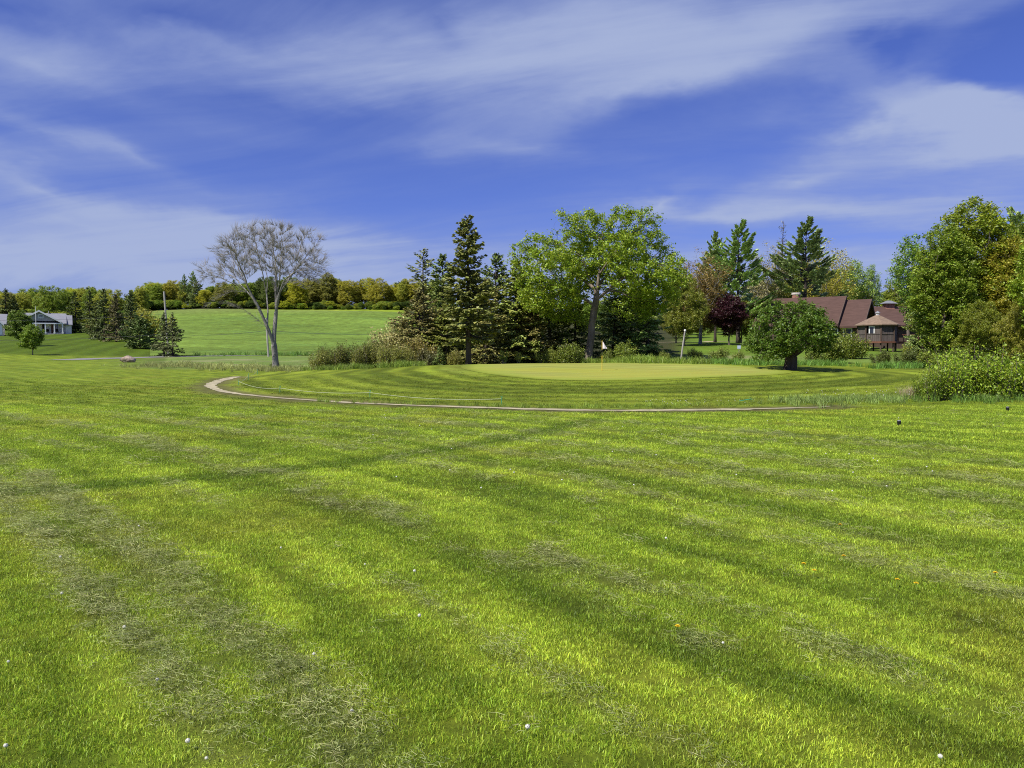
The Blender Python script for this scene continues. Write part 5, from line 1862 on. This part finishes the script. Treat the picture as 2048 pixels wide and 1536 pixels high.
# ------------------------------------------------------------------ flag, poles, rope, boulder
M_YELLOW = mat('yellow_paint', (.72, .50, .05), .4, .05)
M_BLACK = mat('black_plastic', (.012, .012, .013), .4, .1)
M_CLOTH = mat('white_cloth', (.78, .70, .74), .8, .05)
M_TEAL = mat('green_plastic', (.05, .30, .17), .5, .1)
M_ROPE = mat('rope', (.40, .43, .27), .9, .2, 20)
M_POLE = mat('pole_wood', (.34, .32, .29), .9, .15, 4, stretch=(1, 1, .2))
M_ROCK = mat('granite', (.34, .26, .21), .95, .45, 2.2, .08, 6)


def golf_flag():
    Y = 47.0
    p = P(1204, 742, Y)
    z = float(H(p[0], p[1])[0]) + .012
    o = empty('golf_flag', (p[0], p[1], z))
    tag(o, 'yellow golf flagstick with small white flag on the putting green', 'flagstick')
    hgt = P(1204, 681, Y)[2] - z
    segs = [(0, .30, M_YELLOW, 'pole_lower'), (.30, .50, M_YELLOW, 'pole_middle'), (.50, .70, M_BLACK, 'pole_band'), (.70, 1.0, M_YELLOW, 'pole_top')]
    for a, b, m, n in segs:
        MB().tube([(0, 0, a * hgt), (0, 0, b * hgt - .001)], .019, 8).build('pole', m, o)
    # cloth hanging in folds, with thickness
    nx, nz = 9, 9
    V = []
    for side in (0, 1):
        for j in range(nz):
            for i in range(nx):
                u, v = i / (nx - 1), j / (nz - 1)
                x_ = .02 + u * .30 * (.35 + .65 * v)
                y_ = .05 * math.sin(u * 7 + v * 2) * u + (.004 if side else 0)
                z_ = hgt - .03 - v * .46 - u * .16 * (1 - v)
                V.append((x_, y_, z_))
    F = []
    n0 = nx * nz
    for s in (0, 1):
        for j in range(nz - 1):
            for i in range(nx - 1):
                q = [s * n0 + j * nx + i, s * n0 + j * nx + i + 1, s * n0 + (j + 1) * nx + i + 1, s * n0 + (j + 1) * nx + i]
                F.append(tuple(q if s else q[::-1]))
    MB().add(V, F).build('flag', M_CLOTH, o, True)
    c = MB().tube([(0, 0, -.02), (0, 0, .003)], .054, 16).build('cup', M_BLACK, o)


golf_flag()


def ground_post(name, label, cat, px, py, top, Y, rad, material, tip=None, group=None):
    p = P(px, py, Y)
    z = float(H(p[0], p[1])[0])
    q = P(top[0], top[1], Y)
    o = empty(name, (p[0], p[1], z))
    tag(o, label, cat, group)
    v = q - np.array([p[0], p[1], z])
    MB().tube([(0, 0, -.2), tuple(v * .5), tuple(v)], [rad, rad * .95, rad * .9], 8).build('pole', material, o)
    if tip is not None:
        MB().tube([tuple(v), tuple(v + np.array([0, 0, rad * 1.5])), tuple(v + np.array([0, 0, rad * 2]))], [rad * 1.25, rad * 1.2, rad * .3], 8).build('cap', tip, o)
    return o, v


ground_post('boundary_pole', 'leaning white pole between the low bushes right of the elm', 'pole', 1361, 723, (1370, 662), 60, .065, M_POLE, M_TRIM)
sgp = P(1478, 698, 72)
sg = empty('yard_sign', (sgp[0], sgp[1], float(H(sgp[0], sgp[1])[0])))
tag(sg, 'small blue-white sign on the lawn right of the purple tree', 'sign')
zs_ = P(1478, 694, 72)[2] - sg.location.z
MB().box(-.15, .15, -.03, .03, zs_ - .16, zs_ + .14).build('board', mat('pale_blue', (.45, .52, .68), .6, .1), sg)
MB().box(-.025, .025, -.02, .02, -.2, zs_ - .161).build('post', M_POLE, sg)

up1, v1 = ground_post('utility_pole', 'leaning pale utility pole above the spruce pair', 'utility pole', 337, 712, (328, 583), 108, .14, M_POLE)
up2, v2 = ground_post('utility_pole', 'grey utility pole behind the trunk of the bare tree', 'utility pole', 537, 709, (532, 636), 100, .13, M_POLE)
M_WIRE = mat('black_cable', (.05, .05, .05), .6, .1)


def cable(name, label, pts, rad):
    pts = np.array(pts)
    out = []
    for i in range(len(pts) - 1):
        for t in np.linspace(0, 1, 12)[: 12 if i == len(pts) - 2 else 11]:
            q = pts[i] + (pts[i + 1] - pts[i]) * t
            q = q - np.array([0, 0, .35 * 4 * t * (1 - t)])
            out.append(q)
    o = MB().tube(out, rad, 5).build(name, M_WIRE, None)
    tag(o, label, 'cable', 'overhead cables')
    return o


cable('overhead_cable', 'low dark cable crossing in front of the field and white house', [P(-80, 680, 114), P(333.5, 668, 108), P(533.5, 661, 100), P(860, 665, 96)], .022)
cable('overhead_cable', 'upper faint cable crossing the spruces left of the leaning utility pole', [P(-80, 640, 114), P(331, 628, 108)], .016)


def boulder():
    Y = 76.0
    p = P(256, 723, Y)
    z = float(H(p[0], p[1])[0])
    import bmesh
    bm = bmesh.new()
    bmesh.ops.create_icosphere(bm, subdivisions=4, radius=1)
    for v in bm.verts:
        q = np.array(v.co)
        n_ = fbm(np.array([q[0] * 1.4 + 3]), np.array([q[2] * 1.6 + q[1] * 1.2]), 5, 4)[0] - .5
        f_ = 1 + n_ * .55
        v.co = (q[0] * .74 * f_, q[1] * .5 * f_, q[2] * .42 * f_ * (1 + .18 * q[0]))
        # planed facets
        for nx_, nz_, d_ in ((.6, .8, .40), (-.5, .85, .36), (.95, .1, .62)):
            t_ = v.co.x * nx_ + v.co.z * nz_ - d_
            if t_ > 0:
                v.co.x -= t_ * nx_ * .8; v.co.z -= t_ * nz_ * .8
    me = bpy.data.meshes.new('boulder'); bm.to_mesh(me); bm.free()
    smooth(me)
    o = link('boulder', me, M_ROCK)
    o.location = (p[0], p[1], z + .26)
    tag(o, 'reddish-grey boulder at the edge of the lawn by the road', 'boulder')


boulder()
for (px_, py_, sc_, lb) in [(162.5, 652.5, .55, 'upper one of two small white stones right of the white house'), (166.5, 655.5, .7, 'lower one of two small white stones right of the white house')]:
    g_ = ground_at(px_, py_)
    src = bpy.data.objects['boulder']
    me_ = src.data.copy(); me_.materials.clear(); me_.materials.append(M_TRIM)
    o = link('garden_stone', me_, None, None, (g_[0], g_[1], g_[2] + .15))
    o.scale = (sc_, sc_, sc_)
    tag(o, lb, 'stone', 'garden stones')
bush('loose_shrub', 177, 657, 650, (.30, .12, .05), 1.1, 'low rust-red bush beside the two white stones')

stakes = [((477, 770), 'teal stake at the left corner of the rope'), ((497, 759), 'teal stake behind the left rope corner'), ((515, 749), 'farthest teal stake at the back end of the rope'),
          ((560, 785), 'teal stake second from the left along the rope front'), ((740, 795), 'teal stake in the middle of the rope front'), ((1003, 809), 'teal stake at the right end of the rope')]
tops_ = []
for (px_, py_), lb in stakes:
    g_ = ground_at(px_, py_)
    o = empty('rope_stake', tuple(g_))
    tag(o, lb, 'stake', 'rope stakes')
    hh = .20 if py_ > 765 else .28
    MB().tube([(0, 0, -.05), (0, 0, hh)], [.011, .012], 6).build('rod', M_TEAL, o)
    MB().tube([(0, 0, hh), (.03, 0, hh + .035), (.0, 0, hh + .065), (-.025, 0, hh + .035)], .009, 5).build('hook', M_TEAL, o)
    tops_.append(g_ + np.array([0, 0, hh - .02]))
order = [2, 1, 0, 3, 4, 5]
pts = []
for a, b in zip(order[:-1], order[1:]):
    A_, B_ = tops_[a], tops_[b]
    ln = np.linalg.norm(B_ - A_)
    for t in np.linspace(0, 1, 24)[:-1]:
        q = A_ + (B_ - A_) * t
        q[2] -= min(.16, .018 * ln) * 4 * t * (1 - t)
        q[2] = max(q[2], float(H(q[0], q[1])[0]) + .03)
        pts.append(q)
pts.append(tops_[5])
o = MB().tube(pts, .0075, 6).build('rope', M_ROPE)
tag(o, 'pale rope strung between teal stakes along the front of the mound', 'rope')
g_ = ground_at(1492, 805)
o = empty('rope_stake', tuple(g_))
tag(o, 'teal stake lying on the bank right of the flag', 'stake', 'rope stakes')
MB().tube([(-.22, 0, .05), (.16, .04, .11)], .012, 6).build('rod', M_TEAL, o)
MB().tube([(.16, .04, .11), (.19, .04, .15), (.22, .03, .12), (.2, .03, .08)], .009, 5).build('hook', M_TEAL, o)

for (px_, py_, lb) in [(1798, 851, 'nearer black tee marker on the right of the lawn'), (2015, 822, 'farther black tee marker close to the right edge')]:
    g_ = ground_at(px_, py_)
    o = empty('tee_marker', tuple(g_), .3)
    tag(o, lb, 'tee marker', 'tee markers')
    MB().tube([(0, 0, -.02), (0, 0, .02), (0, 0, .085), (0, 0, .10)], [.030, .036, .042, .038], 10).build('body', M_BLACK, o)
    MB().tube([(0, 0, .10), (0, 0, .115)], [.036, .022], 10).build('cap', mat('grey_plastic', (.20, .20, .22), .5, .1), o)

# ------------------------------------------------------------------ dandelions
M_PUFF = leaf_mat('seed_head', transl=.1, vary=.1, gloss=0.0)
M_STEM = mat('flower_stem', (.17, .25, .05), .7, .2, 20)
M_PETAL = mat('dandelion_petal', (.78, .52, .01), .7, .15, 60)


def puff_mesh(seed):
    """downy ball: a small core under a shell of outward-facing parachutes"""
    r = np.random.default_rng(seed)
    n = 170
    i = np.arange(n) + .5
    ph, th = np.arccos(1 - 1.8 * i / n), math.pi * (1 + 5 ** .5) * i
    d = np.stack([np.cos(th) * np.sin(ph), np.sin(th) * np.sin(ph), np.cos(ph)], 1)
    a, b = frame(d)
    rad = .0125 * r.uniform(.72, 1.15, n)[:, None]
    t = r.uniform(0, 6.28, n)[:, None]
    u, v = a * np.cos(t) + b * np.sin(t), -a * np.sin(t) + b * np.cos(t)
    c, sz = d * rad, .0024
    V = np.stack([c - u * sz, c - v * sz, c + u * sz, c + v * sz], 1).reshape(-1, 3)
    return mesh_np('puff', V, np.arange(len(V)).reshape(-1, 4))


def flower_mesh(seed):
    r = np.random.default_rng(seed)
    V, F = [], []
    for ring_, (rad, nn, zz) in enumerate([(.017, 22, .001), (.013, 18, .004), (.008, 12, .006)]):
        for i in range(nn):
            t = 2 * math.pi * i / nn + r.uniform(-.1, .1)
            u, v = np.array([math.cos(t), math.sin(t), 0]), np.array([-math.sin(t), math.cos(t), 0])
            q = len(V)
            V += [np.array([0, 0, zz]), u * rad * .7 - v * .0022 + np.array([0, 0, zz + .002]), u * rad + np.array([0, 0, zz + .004]), u * rad * .7 + v * .0022 + np.array([0, 0, zz + .002])]
            F.append((q, q + 1, q + 2, q + 3))
    return mesh_np('petals', np.array(V), np.array(F))


PUFF, FLOW = puff_mesh(1), flower_mesh(2)
PUFF.materials.append(M_PUFF); FLOW.materials.append(M_PETAL)
STEMB = MB().tube([(0, 0, -.01), (.004, .002, .03), (0, 0, .062)], .0016, 5)
STEM = bpy.data.meshes.new('stem'); STEM.from_pydata(STEMB.v, [], STEMB.f); STEM.materials.append(M_STEM)
puffs = [(12, 1504, 'in the bottom left corner'), (376, 1497, 'left of the pair near the bottom left'), (413, 1525, 'right of the pair near the bottom left'), (315, 1367, 'between the bottom pair and the left swath of clippings'),
         (249, 1263, 'on the green left of the long clippings swath'), (628, 1316, 'beside the dark clippings left of centre'), (17, 1328, 'at the left edge above the corner one'), (124, 1192, 'high on the left side of the lawn'),
         (121, 1119, 'farther up the left side of the lawn'), (278, 1054, 'on the far clippings patch at left'), (839, 1240, 'on the bright band left of centre'), (1055, 1470, 'near the bottom centre'),
         (704, 1430, 'at the edge of the bottom clippings patch'), (562, 1098, 'on the bright stripe right of the far clippings'), (1446, 1291, 'on the clippings swath right of centre'), (1880, 1528, 'at the bottom right'),
         (829, 1148, 'at the upper left of the clippings swath'), (1332, 1080, 'right of centre, farther up the lawn'), (730, 1130, 'just above the clippings swath')]
for i, (px_, py_, wh) in enumerate(puffs):
    g_ = ground_at(px_, py_ + 8)
    o = empty('dandelion_seed_head', tuple(g_), i * 1.3)
    tag(o, 'white dandelion seed head ' + wh, 'dandelion', 'white dandelion seed heads')
    s_ = rng.uniform(.5, .8)
    o.scale = (s_, s_, s_)
    link('stem', STEM, None, o)
    link('head', PUFF, None, o, (0, 0, .066)).color = (.80, .78, .68, 1)
yel = [(1355, 1269, 'nearest one, on the clippings swath'), (1607, 1139, 'left of the close pair at right'), (1628, 1153, 'right of the close pair at right'), (1794, 1172, 'left of the two near the right edge'),
       (1832, 1180, 'right of the two near the right edge'), (1687, 1123, 'above the close pair at right'), (1990, 1158, 'close to the right edge'), (1680, 1058, 'farthest one at right')]
for i, (px_, py_, wh) in enumerate(yel):
    g_ = ground_at(px_, py_ + 5)
    o = empty('yellow_dandelion', tuple(g_), i)
    tag(o, 'yellow dandelion flower, ' + wh, 'dandelion', 'yellow dandelions')
    link('stem', STEM, None, o)
    link('flower', FLOW, None, o, (0, 0, .06))
# far white seed heads too small and many to count
r_ = np.random.default_rng(8)
lp = [(r_.uniform(1270, 1500), r_.uniform(802, 813)) for _ in range(40)] + [(r_.uniform(1610, 1830), r_.uniform(795, 812)) for _ in range(40)] + [(r_.uniform(700, 1900), r_.uniform(830, 1000)) for _ in range(30)]
gp_ = np.array([ground_at(*q) for q in lp])
FPUFF = puff_mesh(5)
FPUFF.materials.append(mat('far_seed_head', (.8, .79, .72), .95, .1))
gp_[:, 2] += np.concatenate([np.full(40, .08), np.full(40, .3), np.full(30, .05)])
scatter('far_seed_heads', gp_, np.zeros((len(lp), 3)), np.full((len(lp), 3), .75), np.zeros(len(lp)), np.ones((len(lp), 3)), proto_collection('far_puff', [FPUFF]),
        'tiny white seed heads scattered over the bank and far lawn', 'seed heads')
